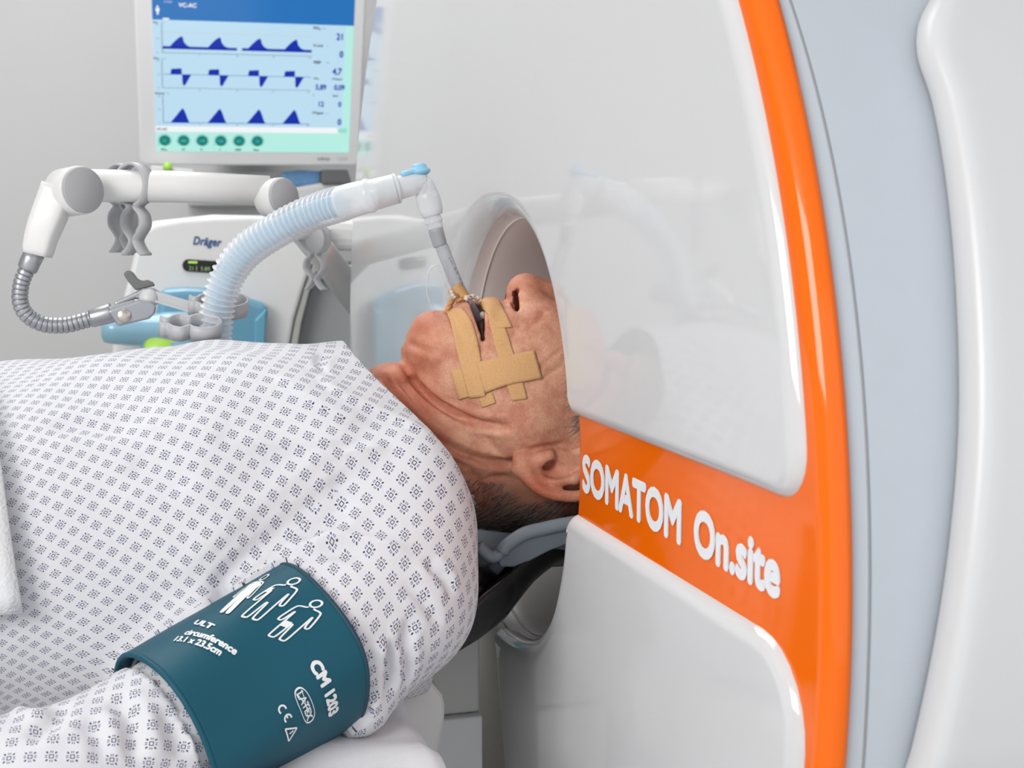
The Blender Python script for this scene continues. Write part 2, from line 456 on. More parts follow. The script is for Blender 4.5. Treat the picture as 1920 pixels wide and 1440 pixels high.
# upper plate: near bore edge at ZT, over the top of the bore to the far side, along the split, then round the outer edge back
tA = math.asin((ZT + 0.002 - BC[1]) / BR); tB = PI - math.asin((ZB + 0.002 - BC[1]) / BR)
bore_up = [bore_pt(t) for t in np.linspace(tA, tB, 110)]
def win(n): return np.clip(np.minimum(np.arange(n), np.arange(n)[::-1]) / 26.0, 0, 1) ** 1.0
lipu = list(np.array([farlip(t) for t in np.linspace(tA, tB, 110)]) * win(110))
tO = math.asin((ZB + 0.004 - GC[1]) / GB)
zA = math.asin((ZT + 0.002 - GC[1]) / (GB - K))
outer = [ell_pt(t, K) for t in np.linspace(PI - 0.004, zA + 0.052, 200)]
corner_top = rounded([(outer[-1], 0), ((ell_z(ZT, K) + 0.0, ZT), 0.030), ((0.72, ZT), 0)], 0)[1:-1]
far_split = [(y, ZB + 0.0015) for y in np.linspace(BC[0] + BR + 0.025, GC[0] + GA - K - 0.01, 30)]
near_split = [(y, ZT) for y in np.linspace(0.625, BC[0] - BR - 0.022, 30)]
def corner(a_, p_, b_, r): return [tuple(q) for q in rounded([(a_, 0), (p_, r), (b_, 0)], 0)[1:-1]]
cu = corner((0.88, ZT), (bore_up[0][0], ZT), bore_up[6], 0.015); cv_ = corner(bore_up[-7], (bore_up[-1][0], ZB + 0.0015), (1.36, ZB + 0.0015), 0.015)
bore_up = bore_up[3:-3]; lipu = lipu[3:-3]
OUT = [tuple(p) for p in bore_up] + cv_ + far_split + [tuple(p) for p in outer] + [tuple(p) for p in corner_top] + near_split
MASK = lipu + [0] * len(cv_) + [0] * 30 + [0] * 200 + [0] * len(corner_top) + [0] * 30 + [0] * len(cu)
OUT = OUT + cu
plate('upper_front_cover', OUT, MASK)
# lower plate: from the near bore edge under the bore, then down a side edge just past the centre line
tC = math.asin((ZB - 0.002 - BC[1]) / BR); tD = -PI / 2 - 0.03
bore_lo = [bore_pt(t) for t in np.linspace(tC, tD, 70)]
lipl = list(np.array([0.006 + farlip(t) for t in np.linspace(tC, tD, 70)]) * win(70))
pe0 = XP(926, 1225, X0)[1:]; pe1 = XP(942, 1438, X0)[1:]; dd_ = (pe1 - pe0) / (pe0[1] - pe1[1])
def side_y(z): return pe0[0] + dd_[0] * (pe0[1] - z)
zbot = GC[1] - (GB - K) * 0.97; tE = -math.asin(0.97)
outl = [ell_pt(t, K) for t in np.linspace(tE, -0.085, 160)]
ct = rounded([(outl[-1], 0), ((ell_z(ZB, K) + 0.001, ZB), 0.050), ((0.75, ZB), 0)], 0)[1:-1]
cl = corner((0.86, ZB), (bore_lo[0][0], ZB), bore_lo[6], 0.015)
cd = corner(bore_lo[-6], (side_y(bore_lo[-1][1]) + 0.004, bore_lo[-1][1] - 0.002), (side_y(0.86), 0.86), 0.013)
bore_lo = bore_lo[3:-3]; lipl = lipl[3:-3]
side = [(side_y(z), z) for z in np.linspace(0.865, zbot + 0.06, 30)]
ns = [(y, ZB) for y in np.linspace(0.63, BC[0] - BR - 0.022, 30)]
OUT = [tuple(p) for p in bore_lo] + cd + side + [(side_y(zbot), zbot)] + [tuple(p) for p in outl] + [tuple(p) for p in ct] + ns + cl
plate('lower_front_cover', OUT, lipl + [0] * (len(OUT) - len(lipl)))
# orange base: recessed face plus rim wrapping the edge
def shell_rings(rows, n=256):
    V = []; F = []
    for x, fn in rows:
        V.append([(x, *fn(t)) for t in np.linspace(0, 2 * PI, n, endpoint=False)])
    V = np.array(V).reshape(-1, 3)
    for i in range(len(rows) - 1):
        for j in range(n):
            k = (j + 1) % n; F.append([i * n + j, i * n + k, (i + 1) * n + k, (i + 1) * n + j])
    return V, F
XO = X0 + 0.007
rows = [(XO + 0.045, lambda t: bore_pt(t, BR + 0.004)), (XO + 0.012, lambda t: bore_pt(t, BR + 0.002))]
for a in np.linspace(0, PI / 2, 5):
    rows.append((XO + 0.012 * (1 - math.sin(a)), lambda t, a=a: bore_pt(t, BR + 0.003 + 0.012 * (1 - math.cos(a)))))
for a in np.linspace(0, PI / 2, 8):
    rows.append((XO + 0.011 * (1 - math.cos(a)), lambda t, a=a: ell_pt(t, 0.010 * (1 - math.sin(a)))))
rows.append((XO + 0.014, lambda t: ell_pt(t, 0.0)))
rows.append((XO + 0.015, lambda t: ell_pt(t, 0.008)))
V, F = shell_rings(rows)
ctr = V[np.array([f[0] for f in F])]
ctr = np.array([V[f].mean(0) for f in F])
inner = (np.hypot(ctr[:, 1] - BC[0], ctr[:, 2] - BC[1]) < BR + 0.03) & ((ctr[:, 1] > 1.02) | (ctr[:, 2] > ZT + 0.01) | (ctr[:, 2] < ZB - 0.01))
fc = np.array([V[f].mean(0) for f in F])
lowfar = (fc[:, 1] > side_y(0.9) - 0.01) & (fc[:, 2] < ZT - 0.03)
mi_ = np.where(lowfar, 2, np.where(inner, 1, 0))
mk('orange_band', V, F, [ORANGE, WHITE, BEIGE], gan, midx=mi_.tolist())
# bore liner, with its flare ring and joint
rows = []
for x, r in [(0.322, BR + 0.001), (0.330, BR - 0.0005), (0.335, BR - 0.003), (0.345, BR - 0.006), (0.36, BR - 0.008), (0.385, BR - 0.0095), (0.5, BR - 0.0115), (0.62, BR - 0.0115), (0.95, BR - 0.0115), (0.95, 0.0005)]:
    rows.append((x, lambda t, r=r: bore_pt(t, r)))
mk('bore_liner', *shell_rings(rows, 128), LINER, gan)
mk('liner_joint', *tube([(0.334, *bore_pt(t, BR - 0.0030)) for t in np.linspace(0, 2 * PI, 160)], 0.0011, 8), LINE, gan)
# housing drum with one seam
H = 0.0045
seamx = 0.0
def drum(rows): return shell_rings(rows, 256)
rows = [(XO + 0.010, lambda t: ell_pt(t, H + 0.004)), (XO + 0.0125, lambda t: ell_pt(t, H + 0.001)), (XO + 0.016, lambda t: ell_pt(t, H)), (0.345, lambda t: ell_pt(t, H)), (0.93, lambda t: ell_pt(t, H)), (0.96, lambda t: ell_pt(t, 0.03)), (0.96, lambda t: ell_pt(t, 0.4))]
mk('side_housing', *drum(rows), HOUSE, gan)
def band(zs, xs, k, th, mat, name, wd=None):
    """strip lying on the drum side: left border xs(z), width wd"""
    V = []; F = []
    for z, x in zip(zs, xs):
        y = ell_z(z, k)
        V += [(x - wd / 2, y, z), (x - wd / 4, y - th, z), (x + wd / 4, y - th, z), (x + wd / 2, y, z)]
    for i in range(len(zs) - 1):
        for j in range(3): F.append([4 * i + j, 4 * i + j + 1, 4 * i + 5 + j, 4 * i + 4 + j])
    return mk(name, V, F, mat, gan)
def fitline(px, n=60):
    """photo points on the drum side -> (z, x) along it"""
    out = []
    for u, v in px:
        y = 0.56
        for _ in range(6):
            q = Y(u, v, y); y = ell_z(q[2], H)
        out.append((q[2], q[0]))
    out.sort(); z = np.array([o[0] for o in out]); x = np.array([o[1] for o in out])
    c = np.polyfit(z, x, 3); zz = np.linspace(z[0] - 0.03, z[-1] + 0.02, n); return zz, np.polyval(c, zz)
zz, xx = fitline([(1482, 0), (1543, 226), (1595, 500), (1621, 760), (1631, 1000), (1625, 1250), (1619, 1440)])
band(zz, xx, H, 0.0006, SEAM, 'housing_seam', wd=0.0016)
# rear cover with a thick rolled edge
def rear_cover():
    px = [(1772, 0), (1756, 40), (1757, 100), (1786, 190), (1814, 350), (1833, 560), (1838, 800), (1824, 1000), (1796, 1200), (1745, 1440)]
    T = 0.020
    pts = []
    for u, v in px:
        y = 0.55
        for _ in range(6):
            q = Y(u, v, y); y = ell_z(q[2], 0) - T
        pts.append((q[2], q[0]))
    pts.sort(); Z = np.array([p[0] for p in pts]); Xs = np.array([p[1] for p in pts])
    zz = np.r_[0.30, 0.6, 0.8, np.linspace(Z[0], Z[-1], 70), Z[-1] + 0.012, Z[-1] + 0.025, Z[-1] + 0.04]
    c = spline([(z, x, 0) for z, x in zip(Z, Xs)], 200)
    xl = np.interp(zz, c[:, 0], c[:, 1])
    xl[0] = xl[3] - 0.12; xl[1] = xl[3] - 0.07; xl[2] = xl[3] - 0.03
    xl[-3:] = [Xs[-1] + 0.012, Xs[-1] + 0.04, Xs[-1] + 0.10]
    prof = [(0.004, 0.0), (0.000, 0.3), (0.0, 0.55), (0.0012, 0.78), (0.004, 0.92), (0.009, 0.985), (0.016, 1.0), (0.05, 1.1), (0.12, 1.3), (0.25, 1.3), (0.5, 0.9)]
    V = []; F = []; n = len(prof)
    for z, x in zip(zz, xl):
        y0 = ell_z(min(z, GC[1] + GB * 0.9), 0) + 0.004
        for dx, h in prof: V.append((x + dx, y0 - (T + 0.004) * h, z))
    for i in range(len(zz) - 1):
        for j in range(n - 1): F.append([i * n + j, i * n + j + 1, i * n + n + j + 1, i * n + n + j])
    return mk('rear_cover', V, F, REAR, gan, solid=0.003)
rear_cover()
mk('base_plinth', *box((0.42, 0.85, 0.0), (0.92, 1.65, 0.42)), WPLA2, gan, smooth=False, bevel=0.02)
# lettering on the band: left to right is from the bore towards the near edge (-y)
def boldtext(s, b, n=8, **kw):
    """heavier weight: overlaid copies shifted around each glyph, in one mesh"""
    V, F = text2d(s, 1.0, 0.0, **kw); parts = [(V, F)]
    for i in range(n):
        a = 2 * PI * i / n; W = V.copy(); W[:, 0] += b * math.cos(a); W[:, 1] += b * math.sin(a); W[:, 2] += 0.0008 * (i + 1); parts.append((W, F))
    return join(*parts)
def wall_text(s, u0, u1, ybase, h, bold, name, sub):
    V, F = boldtext(s, bold); w_ = V[:, 0].max() - V[:, 0].min(); hh = sub
    V[:, 0] = (V[:, 0] - V[:, 0].min()) / w_; V[:, 1] /= hh
    P = np.c_[XO - 0.0003 - 0.05 * V[:, 2], u0 + (u1 - u0) * V[:, 0], ybase + h * V[:, 1]]
    return P, F
def yat(u, v): return XP(u, v, XO)[1]
def zat(u, v): return XP(u, v, XO)[2]
capH = 0.69
base = 0.5 * (zat(1110, 925) + zat(1275, 1018))
topz = zat(1275, 940); hcap = topz - base
print('text', base, topz, hcap, yat(1094, 890), yat(1463, 1080))
a = wall_text('SOMATOM', yat(1093, 890), yat(1279, 980), base, hcap, 0.046, '', capH)
b_ = wall_text('On.site', yat(1302, 1000), yat(1465, 1080), base, hcap, 0.046, '', capH)
V, F = join(a, b_)
o = mk('scanner_lettering', V, F, LETTER, gan, smooth=False)

# ------------------------------------------------------------------ trolley column under the head end
t = root('transfer_column', (0.25, 1.2, 0), 'grey and pale two-tone column below the black head support', 'column')
xr = 0.286
mk('upper_panel', *box((0.218, 1.085, 0.837), (xr, 1.30, 0.905)), TROL, t, smooth=False, bevel=0.003)
mk('lower_panel', *box((0.218, 1.078, 0.0), (xr + 0.0005, 1.30, 0.836)), TROL2, t, smooth=False, bevel=0.002)
# ------------------------------------------------------------------ head support
hs = root('head_support', (0.27, 1.10, 0.905), 'black glossy curved shell carrying the head into the bore', 'head support')
def hshell():
    xs = [0.10, 0.18, 0.235, 0.262, 0.285, 0.300, 0.314, 0.335, 0.40, 0.52, 0.60]
    zb = [0.912, 0.912, 0.914, 0.921, 0.932, 0.948, 0.962, 0.975, 0.979, 0.979, 0.98]
    hw = [0.16, 0.155, 0.145, 0.13, 0.118, 0.110, 0.104, 0.098, 0.092, 0.090, 0.085]
    zr = [0.935, 0.945, 0.960, 0.975, 0.985, 0.994, 1.002, 1.010, 1.014, 1.014, 1.012]
    zb = np.array(zb) ; xs2 = np.linspace(xs[0], xs[-1], 60)
    V = []; F = []; n = 41
    for x in xs2:
        b0 = np.interp(x, xs, zb); h = np.interp(x, xs, hw); r = np.interp(x, xs, zr)
        for s in np.linspace(-1, 1, n):
            V.append((x, 1.10 + h * math.sin(s * PI / 2) , b0 + (r - b0) * abs(s) ** 3.2))
    for i in range(59):
        for j in range(n - 1): F.append([i * n + j, i * n + j + 1, i * n + n + j + 1, i * n + n + j])
    return V, F
mk('shell', *hshell(), BLACK, hs, solid=0.006)
def rim(side):
    P = [Y(842, 1192, 0.985), Y(885, 1187, 0.985), Y(928, 1160, 0.99), Y(962, 1120, 0.995), Y(992, 1072, 1.0), Y(1030, 1025, 1.005), Y(1075, 985, 1.01)]
    P = np.array(P); P = spline(P, 50)
    if side > 0: P[:, 1] = 2.20 - P[:, 1]
    return tube(P, 0.004, 10)
mk('rim', *rim(-1), BLACK, hs)
mk('rim', *rim(1), BLACK, hs)
pad = mk('neck_roll', *tube(spline([(0.262, 1.0, 0.965), (0.262, 1.05, 0.952), (0.262, 1.10, 0.948), (0.262, 1.15, 0.952), (0.262, 1.2, 0.965)], 24), 0.02, 20), BLACK, hs)
def headpad():
    prof_x = np.linspace(0.272, 0.50, 26); V = []; F = []; n = 37
    for x in prof_x:
        t_ = (x - 0.272) / 0.03; rise = 0.020 * min(1, max(0, t_)) ** 0.6
        top = 0.988 + rise + 0.07 * max(0, min(x, 0.34) - 0.29)
        for s in np.linspace(-1, 1, n):
            V.append((x, 1.10 + 0.098 * s, 0.974 + (top - 0.974) * abs(s) ** 2.4))
    for i in range(25):
        for j in range(n - 1): F.append([i * n + j, i * n + j + 1, i * n + n + j + 1, i * n + n + j])
    return V, F
hp = root('head_rest_pad', (0.33, 1.10, 0.97), 'slate grey padded cradle under the back of the head', 'headrest')
mk('pad', *headpad(), PADG, hp, solid=-0.010)
def padroll(side, px=((941, 1036), (946, 1027), (958, 1016), (985, 1000), (1020, 991), (1058, 983), (1140, 970)), r=0.0056, y=0.990):
    P = spline([Y(u, v, y) for u, v in px], 60)
    if side > 0: P[:, 1] = 2.20 - P[:, 1]
    return tube(P, r, 12)
SLE = M('slate_edge', (0.20, 0.235, 0.27), 0.4)
mk('piping', *padroll(-1), SLE, hp)
mk('piping', *padroll(1), SLE, hp)
for s_ in (-1, 1):
    mk('neck_edge', *padroll(s_, ((898, 1022), (910, 1036), (922, 1044), (932, 1042), (939, 1034)), 0.0048, 0.991), SLE, hp)
    P_ = np.array([Y(u, v, 0.989) for u, v in ((934, 1048), (943, 1030), (960, 1016), (986, 1002), (1020, 993), (1062, 984), (1130, 972), (1130, 1012), (1066, 1020), (1030, 1034), (995, 1052), (965, 1064), (938, 1064))])
    if s_ > 0: P_[:, 1] = 2.20 - P_[:, 1]
    mk('side_wall', *prism(P_, (0, -0.008 * s_, 0)), PADG, hp, smooth=False, bevel=0.002)

# ------------------------------------------------------------------ bed
bed = root('hospital_bed', (-0.6, 1.1, 0), 'hospital bed with white plastic corner under the patient', 'bed')
mk('bed_frame', *box((-1.5, 0.78, 0.62), (0.17, 1.45, 0.72)), WPLA2, bed, smooth=False, bevel=0.01)
yb_ = 0.975
ep = [Y(u, v, yb_) for u, v in [(738, 1240), (784, 1258), (812, 1280), (832, 1304), (837, 1326), (836, 1350), (820, 1440), (700, 1500), (690, 1250)]]
mk('corner_board', *prism(ep, (0, 0.3, 0)), WPLA, bed, smooth=False, bevel=0.006)
for (x, y) in ((-1.4, 0.85), (-1.4, 1.38), (0.08, 0.85), (0.08, 1.38)):
    mk('leg', *lathe((x, y, 0.0), (0, 0, 1), [(0, 0.03), (0.01, 0.035), (0.02, 0.025), (0.62, 0.025)], 16), WPLA2, bed)
def sheet():
    xs = np.linspace(-1.45, 0.212, 150); ys = np.linspace(0.665, 1.52, 90); V = []; F = []
    rng = np.random.RandomState(3)
    for x in xs:
        for y in ys:
            ex = np.clip((0.212 - x) / 0.03, 0, 1); ey = np.clip((y - 0.665) / 0.05, 0, 1); ez = np.clip((1.52 - y) / 0.05, 0, 1)
            drop = 0.22 * (1 - math.sqrt(1 - (1 - ex) ** 2)) + 0.2 * (1 - math.sqrt(1 - (1 - ey) ** 2)) + 0.1 * (1 - math.sqrt(1 - (1 - ez) ** 2))
            wr = 0.0025 * math.sin(38 * (x * 0.8 + y) + 3 * math.sin(9 * y)) + 0.002 * math.sin(70 * (x - 0.55 * y) + 2 * math.sin(14 * x)) + 0.0015 * math.sin(120 * (x * .3 + y * .9))
            V.append((x, y, 0.912 + wr - drop))
    n = 90
    for i in range(149):
        for j in range(n - 1): F.append([i * n + j, i * n + j + 1, i * n + n + j + 1, i * n + n + j])
    return V, F
mt = root('mattress', (-0.63, 1.09, 0.72), 'mattress covered by a white fitted sheet beneath the cuffed arm', 'mattress')
mk('mattress_core', *box((-1.44, 0.69, 0.72), (0.19, 1.50, 0.895)), SHEET, mt, smooth=False, bevel=0.02)
mk('sheet', *sheet(), SHEET, mt, solid=0.002)
# ------------------------------------------------------------------ the patient
MY = 1.10
pat = root('person', (-0.1, 1.10, 0.93), 'grey-haired person in patterned gown lying face up, head inside the scanner bore', 'person')
def S2(u, v, y): return Y(u, v, y), (lambda p: np.array([p[0], 2 * MY - p[1], p[2]]))(Y(u, v, y))
def mir(p): return np.array([p[0], 2 * MY - p[1], p[2]])
fl = Field((0.10, 0.98, 0.955), (0.50, 1.22, 1.235), 0.0015)
# skull and face masses
fl.ell((0.385, MY, 1.098), (0.098, 0.078, 0.093), 0.01)
fl.ell((0.330, MY, 1.125), (0.080, 0.066, 0.066), 0.02)
for s in (0, 1):
    g = (lambda p: p) if s == 0 else mir
    fl.cap(g(Y(975, 800, 1.047)), g(Y(835, 665, 1.078)), 0.027, 0.020, k=0.03)       # jaw
    fl.ell(g(Y(985, 735, 1.062)), (0.040, 0.026, 0.044), 0.025)                       # masseter / cheek
    fl.ell(g(Y(1030, 650, 1.068)), (0.034, 0.020, 0.030), 0.022)                      # cheekbone
    fl.ell(g(Y(935, 660, 1.072)), (0.026, 0.019, 0.026), 0.018)                       # cheek by the mouth
fl.ell(Y(905, 640, MY), (0.045, 0.043, 0.030), 0.018)                                 # muzzle
fl.ell(Y(812, 628, MY), (0.0195, 0.031, 0.0205), 0.010)                               # chin
fl.ell(Y(803, 662, MY), (0.0215, 0.040, 0.0195), 0.007)                                # under-chin roll
fl.ell(Y(840, 712, MY), (0.034, 0.050, 0.026), 0.008)
# neck
fl.cap(Y(640, 842, MY), Y(845, 850, MY), 0.066, 0.060, k=0.008)
fl.cap(Y(845, 850, MY), Y(1010, 885, MY), 0.060, 0.052, k=0.010)
fl.ell(Y(738, 702, MY), (0.020, 0.026, 0.010), 0.008)                                 # larynx
fl.ell((0.12, MY, 1.03), (0.06, 0.11, 0.07), 0.03)                                    # top of the chest, under the gown
# nose
fl.chain([Y(987, 548, MY), Y(1020, 556, MY), Y(1075, 585, MY), Y(1120, 610, MY)], [0.0148, 0.0125, 0.010, 0.009], 0.010)
fl.ell(Y(985, 546, MY), (0.0150, 0.0155, 0.0145), 0.006)
for g in ((lambda p: p), mir):
    fl.ell(g(Y(992, 578, 1.083)), (0.0155, 0.0085, 0.0145), 0.007)
    fl.cap(g(Y(1005, 592, 1.082)), g(Y(1060, 620, 1.078)), 0.009, 0.012, k=0.020)
fl.cap(Y(960, 590, MY), Y(985, 550, MY), 0.0055, 0.006, k=0.007)                      # columella
# lips
lowlip = [Y(868, 583, MY), Y(874, 590, 1.080), Y(886, 610, 1.067), Y(901, 641, 1.061)]
uplip = [Y(921, 576, MY), Y(919, 585, 1.080), Y(913, 606, 1.067), Y(908, 640, 1.061)]
for m_ in ((lambda p: p), mir):
    fl.chain([m_(p) for p in lowlip], [0.0085, 0.0085, 0.0075, 0.004], 0.006)
    fl.chain([m_(p) for p in uplip], [0.0075, 0.0078, 0.0065, 0.004], 0.006)
# subtractions: mouth, nostrils, eye sockets
for m_ in ((lambda p: p), mir):
    for k_ in range(34):
        s_ = k_ / 33; u = np.interp(s_, [0, .3, .6, 1], [894, 898, 902, 906]); v = 568 + 70 * s_
        r_ = np.interp(s_, [0, .25, .6, .9, 1], [.0060, .0042, .0026, .0014, .0008]); yb = np.interp(s_, [0, .3, .7, 1], [MY, 1.096, 1.082, 1.068])
        fl.cap(m_(Y(u, v, np.interp(s_, [0, .15, .3], [1.085, 1.06, 1.045]))), m_(Y(u, v, yb)), r_, r_, k=0.0012, op='d')
    for k_ in range(12):
        s_ = k_ / 11; u = 959.5 + 9.5 * s_; v = 546 + 35 * s_; r_ = 0.0019 + 0.0014 * math.sin(PI * s_)
        fl.cap(m_(Y(u, v, 1.066)), m_(Y(u, v, 1.088)), r_, r_, k=0.0014, op='d')
        fl.cap(m_(Y(u, v, 1.086)), m_(Y(u + 14, v + 3, 1.0915)), 0.0030, 0.0030, k=0.0014, op='d')
    fl.ell(m_(np.array([0.383, 1.068, 1.195])), (0.014, 0.017, 0.016), 0.012, 'd')
    fl.ell(m_(np.array([0.383, 1.068, 1.176])), (0.011, 0.014, 0.012), 0.004)          # closed eyelid
    fl.cap(m_(np.array([0.403, 1.082, 1.188])), m_(np.array([0.403, 1.050, 1.180])), 0.006, 0.004, k=0.012)
# ears
for m_ in ((lambda p: p), mir):
    e = lambda u, v, y: m_(Y(u, v, y))
    helix = [e(975, 866, 1.026), e(990, 893, 1.020), e(1012, 915, 1.015), e(1045, 928, 1.011), e(1085, 930, 1.008), e(1120, 915, 1.008), e(1138, 888, 1.011), e(1128, 858, 1.016), e(1100, 845, 1.021), e(1075, 852, 1.024)]
    hx = [tuple(p) for p in spline(helix, 26)]
    rr = np.interp(np.linspace(0, 1, 26), [0, 0.15, 0.4, 0.8, 1], [0.0060, 0.0050, 0.0040, 0.0036, 0.003])
    # ear plate
    fl.ell((np.array(e(1052, 885, 1.0235))), (0.034, 0.0045, 0.017), 0.004)
    fl.cap(e(1000, 870, 1.030), e(1090, 870, 1.030), 0.012, 0.012, k=0.006)
    fl.chain(hx, rr, 0.0035)
    fl.ell(e(982, 872, 1.024), (0.0105, 0.0055, 0.0105), 0.004)                        # lobe
    fl.chain([e(1018, 893, 1.0165), e(1045, 903, 1.0125), e(1078, 898, 1.0115), e(1098, 880, 1.014)], [0.0038, 0.0042, 0.004, 0.003], 0.004)   # antihelix
    fl.ell(e(1043, 880, 1.0135), (0.0135, 0.0085, 0.0075), 0.004, 'd')                 # concha
    fl.chain([e(1015, 905, 1.010), e(1045, 917, 1.006), e(1085, 914, 1.004)], [0.0014, 0.0016, 0.0012], 0.003, 'd')   # scapha
    fl.ell(e(1026, 860, 1.020), (0.0035, 0.010, 0.0035), 0.002, 'd')
    fl.chain([e(1016, 862, 1.020), e(1030, 856, 1.019)], [0.0055, 0.0050], 0.004)      # tragus
    fl.ell(e(1030, 872, 1.022), (0.006, 0.009, 0.005), 0.003, 'd')
HV, HF = fl.mesh()
del fl
HV = relax(HV, HF, 2, 0.4)
bv = BVHTree.FromPolygons(HV.tolist(), HF.tolist())
# creases and folds of the skin
C_ = [
 ([(757, 684), (775, 712), (805, 745), (850, 775), (905, 795), (960, 800)], 0.0034, 0.0058),
 ([(770, 700), (800, 730), (840, 762), (880, 782)], 0.0016, 0.0022),
 ([(790, 722), (830, 742), (860, 752)], 0.0014, 0.0014),
 ([(716, 700), (745, 745), (790, 795), (840, 835), (905, 862), (965, 868)], 0.0030, 0.0056),
 ([(735, 700), (770, 752), (815, 800), (850, 825)], 0.0016, 0.0026),
 ([(703, 706), (735, 765), (785, 820), (850, 862), (905, 880)], 0.0020, 0.0032),
 ([(760, 770), (800, 812), (845, 843)], 0.0013, 0.0012),
 ([(880, 880), (900, 905), (925, 945)], 0.0024, 0.0022),
 ([(900, 900), (940, 892), (975, 905)], 0.0018, 0.0012),
 ([(975, 602), (960, 630), (950, 655)], 0.0034, 0.0005),
 ([(905, 636), (900, 655), (890, 668)], 0.0022, 0.0012),
 ([(764, 641), (782, 650), (805, 656), (830, 652)], 0.0028, 0.0018),
 ([(850, 590), (862, 620), (872, 648)], 0.0030, 0.0012),
 ([(1010, 690), (1035, 670), (1052, 655)], 0.0016, 0.0009),
 ([(1015, 712), (1040, 695), (1058, 680)], 0.0014, 0.0007),
 ([(985, 845), (1020, 838), (1060, 832)], 0.0022, 0.0016),
 ([(980, 600), (1000, 606), (1014, 596), (1020, 580)], 0.0030, 0.0009),
]
N = vnormals(HV, HF)
for px, wd, dp in C_:
    pth = hits(bv, px, 30)
    if len(pth) > 3: HV = crease(HV, N, pth, wd, dp)
    pm = pth.copy(); pm[:, 1] = 2 * MY - pm[:, 1]
    if len(pth) > 3: HV = crease(HV, N, pm, wd, dp)
HV = relax(HV, HF, 1, 0.3)
N = vnormals(HV, HF)
bv = BVHTree.FromPolygons(HV.tolist(), HF.tolist())

def skin_material():
    m = bpy.data.materials.new('skin'); m.use_nodes = True; nt = m.node_tree; b = nt.nodes['Principled BSDF']
    Nn = nt.nodes.new; L = nt.links.new
    tc = Nn('ShaderNodeTexCoord'); at = Nn('ShaderNodeAttribute'); at.attribute_name = 'redness'
    def noise(s, d=4, r=0.6):
        n = Nn('ShaderNodeTexNoise'); n.inputs['Scale'].default_value = s; n.inputs['Detail'].default_value = d; n.inputs['Roughness'].default_value = r
        L(tc.outputs['Object'], n.inputs['Vector']); return n
    def mix(a, bb, fac, mode='MIX'):
        x = Nn('ShaderNodeMix'); x.data_type = 'RGBA'; x.blend_type = mode
        for i, c in ((6, a), (7, bb)):
            if isinstance(c, tuple): x.inputs[i].default_value = (*c, 1)
            else: L(c, x.inputs[i])
        if isinstance(fac, float): x.inputs[0].default_value = fac
        else: L(fac, x.inputs[0])
        return x.outputs[2]
    def rampf(src, a, c):
        r = Nn('ShaderNodeMapRange'); r.inputs['From Min'].default_value = a; r.inputs['From Max'].default_value = c; L(src, r.inputs['Value']); return r.outputs[0]
    c = mix((0.77, 0.425, 0.285), (0.56, 0.225, 0.145), rampf(noise(36, 6, 0.72).outputs['Fac'], 0.40, 0.62))
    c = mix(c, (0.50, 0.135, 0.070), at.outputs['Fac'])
    c = mix(c, (0.62, 0.36, 0.25), rampf(noise(420, 3).outputs['Fac'], 0.5, 1.1))
    sp = mix(c, (0.38, 0.14, 0.08), rampf(noise(1100, 3).outputs['Fac'], 0.54, 0.80))
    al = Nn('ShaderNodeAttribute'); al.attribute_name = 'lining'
    sp = mix(sp, (0.10, 0.022, 0.016), al.outputs['Fac'])  # dark red tissue, deepened by cavity shade mixed into the colour
    L(sp, b.inputs['Base Color'])
    b.inputs['Roughness'].default_value = 0.52; b.inputs['Specular IOR Level'].default_value = 0.35
    b.inputs['Subsurface Weight'].default_value = 0.25; b.inputs['Subsurface Radius'].default_value = (0.006, 0.002, 0.001); b.inputs['Subsurface Scale'].default_value = 1.0
    v = Nn('ShaderNodeTexVoronoi'); v.inputs['Scale'].default_value = 900; L(tc.outputs['Object'], v.inputs['Vector'])
    n1 = noise(700, 3); n2 = noise(160, 3)
    ad = Nn('ShaderNodeMath'); ad.operation = 'ADD'; L(n1.outputs['Fac'], ad.inputs[0]); L(v.outputs['Distance'], ad.inputs[1])
    a2 = Nn('ShaderNodeMath'); a2.operation = 'MULTIPLY_ADD'; L(n2.outputs['Fac'], a2.inputs[0]); a2.inputs[1].default_value = 0.7; L(ad.outputs[0], a2.inputs[2])
    bp = Nn('ShaderNodeBump'); bp.inputs['Strength'].default_value = 0.35; bp.inputs['Distance'].default_value = 0.0006
    L(a2.outputs[0], bp.inputs['Height']); L(bp.outputs['Normal'], b.inputs['Normal'])
    return m
SKIN = skin_material()
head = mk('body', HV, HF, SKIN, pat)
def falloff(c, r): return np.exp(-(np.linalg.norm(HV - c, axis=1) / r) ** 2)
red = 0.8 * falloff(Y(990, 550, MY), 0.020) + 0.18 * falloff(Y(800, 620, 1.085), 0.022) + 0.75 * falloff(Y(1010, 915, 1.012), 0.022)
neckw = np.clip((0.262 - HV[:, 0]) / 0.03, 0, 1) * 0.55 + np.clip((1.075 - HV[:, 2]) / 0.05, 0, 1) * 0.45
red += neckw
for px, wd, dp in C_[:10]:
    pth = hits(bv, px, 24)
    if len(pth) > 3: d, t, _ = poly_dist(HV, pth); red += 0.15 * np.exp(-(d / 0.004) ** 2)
lip = np.zeros(len(HV))
for L_ in (lowlip, uplip):
    for g in ((lambda p: p), mir):
        d, t, _ = poly_dist(HV, np.array([g(p) for p in L_])); lip = np.maximum(lip, np.clip((0.0112 - d) / 0.004, 0, 1))
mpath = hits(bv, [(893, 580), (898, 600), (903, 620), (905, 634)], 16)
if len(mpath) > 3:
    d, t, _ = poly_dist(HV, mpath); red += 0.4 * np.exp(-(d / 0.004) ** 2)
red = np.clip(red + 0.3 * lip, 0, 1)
a = head.data.attributes.new('redness', 'FLOAT', 'POINT'); a.data.foreach_set('value', red.astype(np.float32))
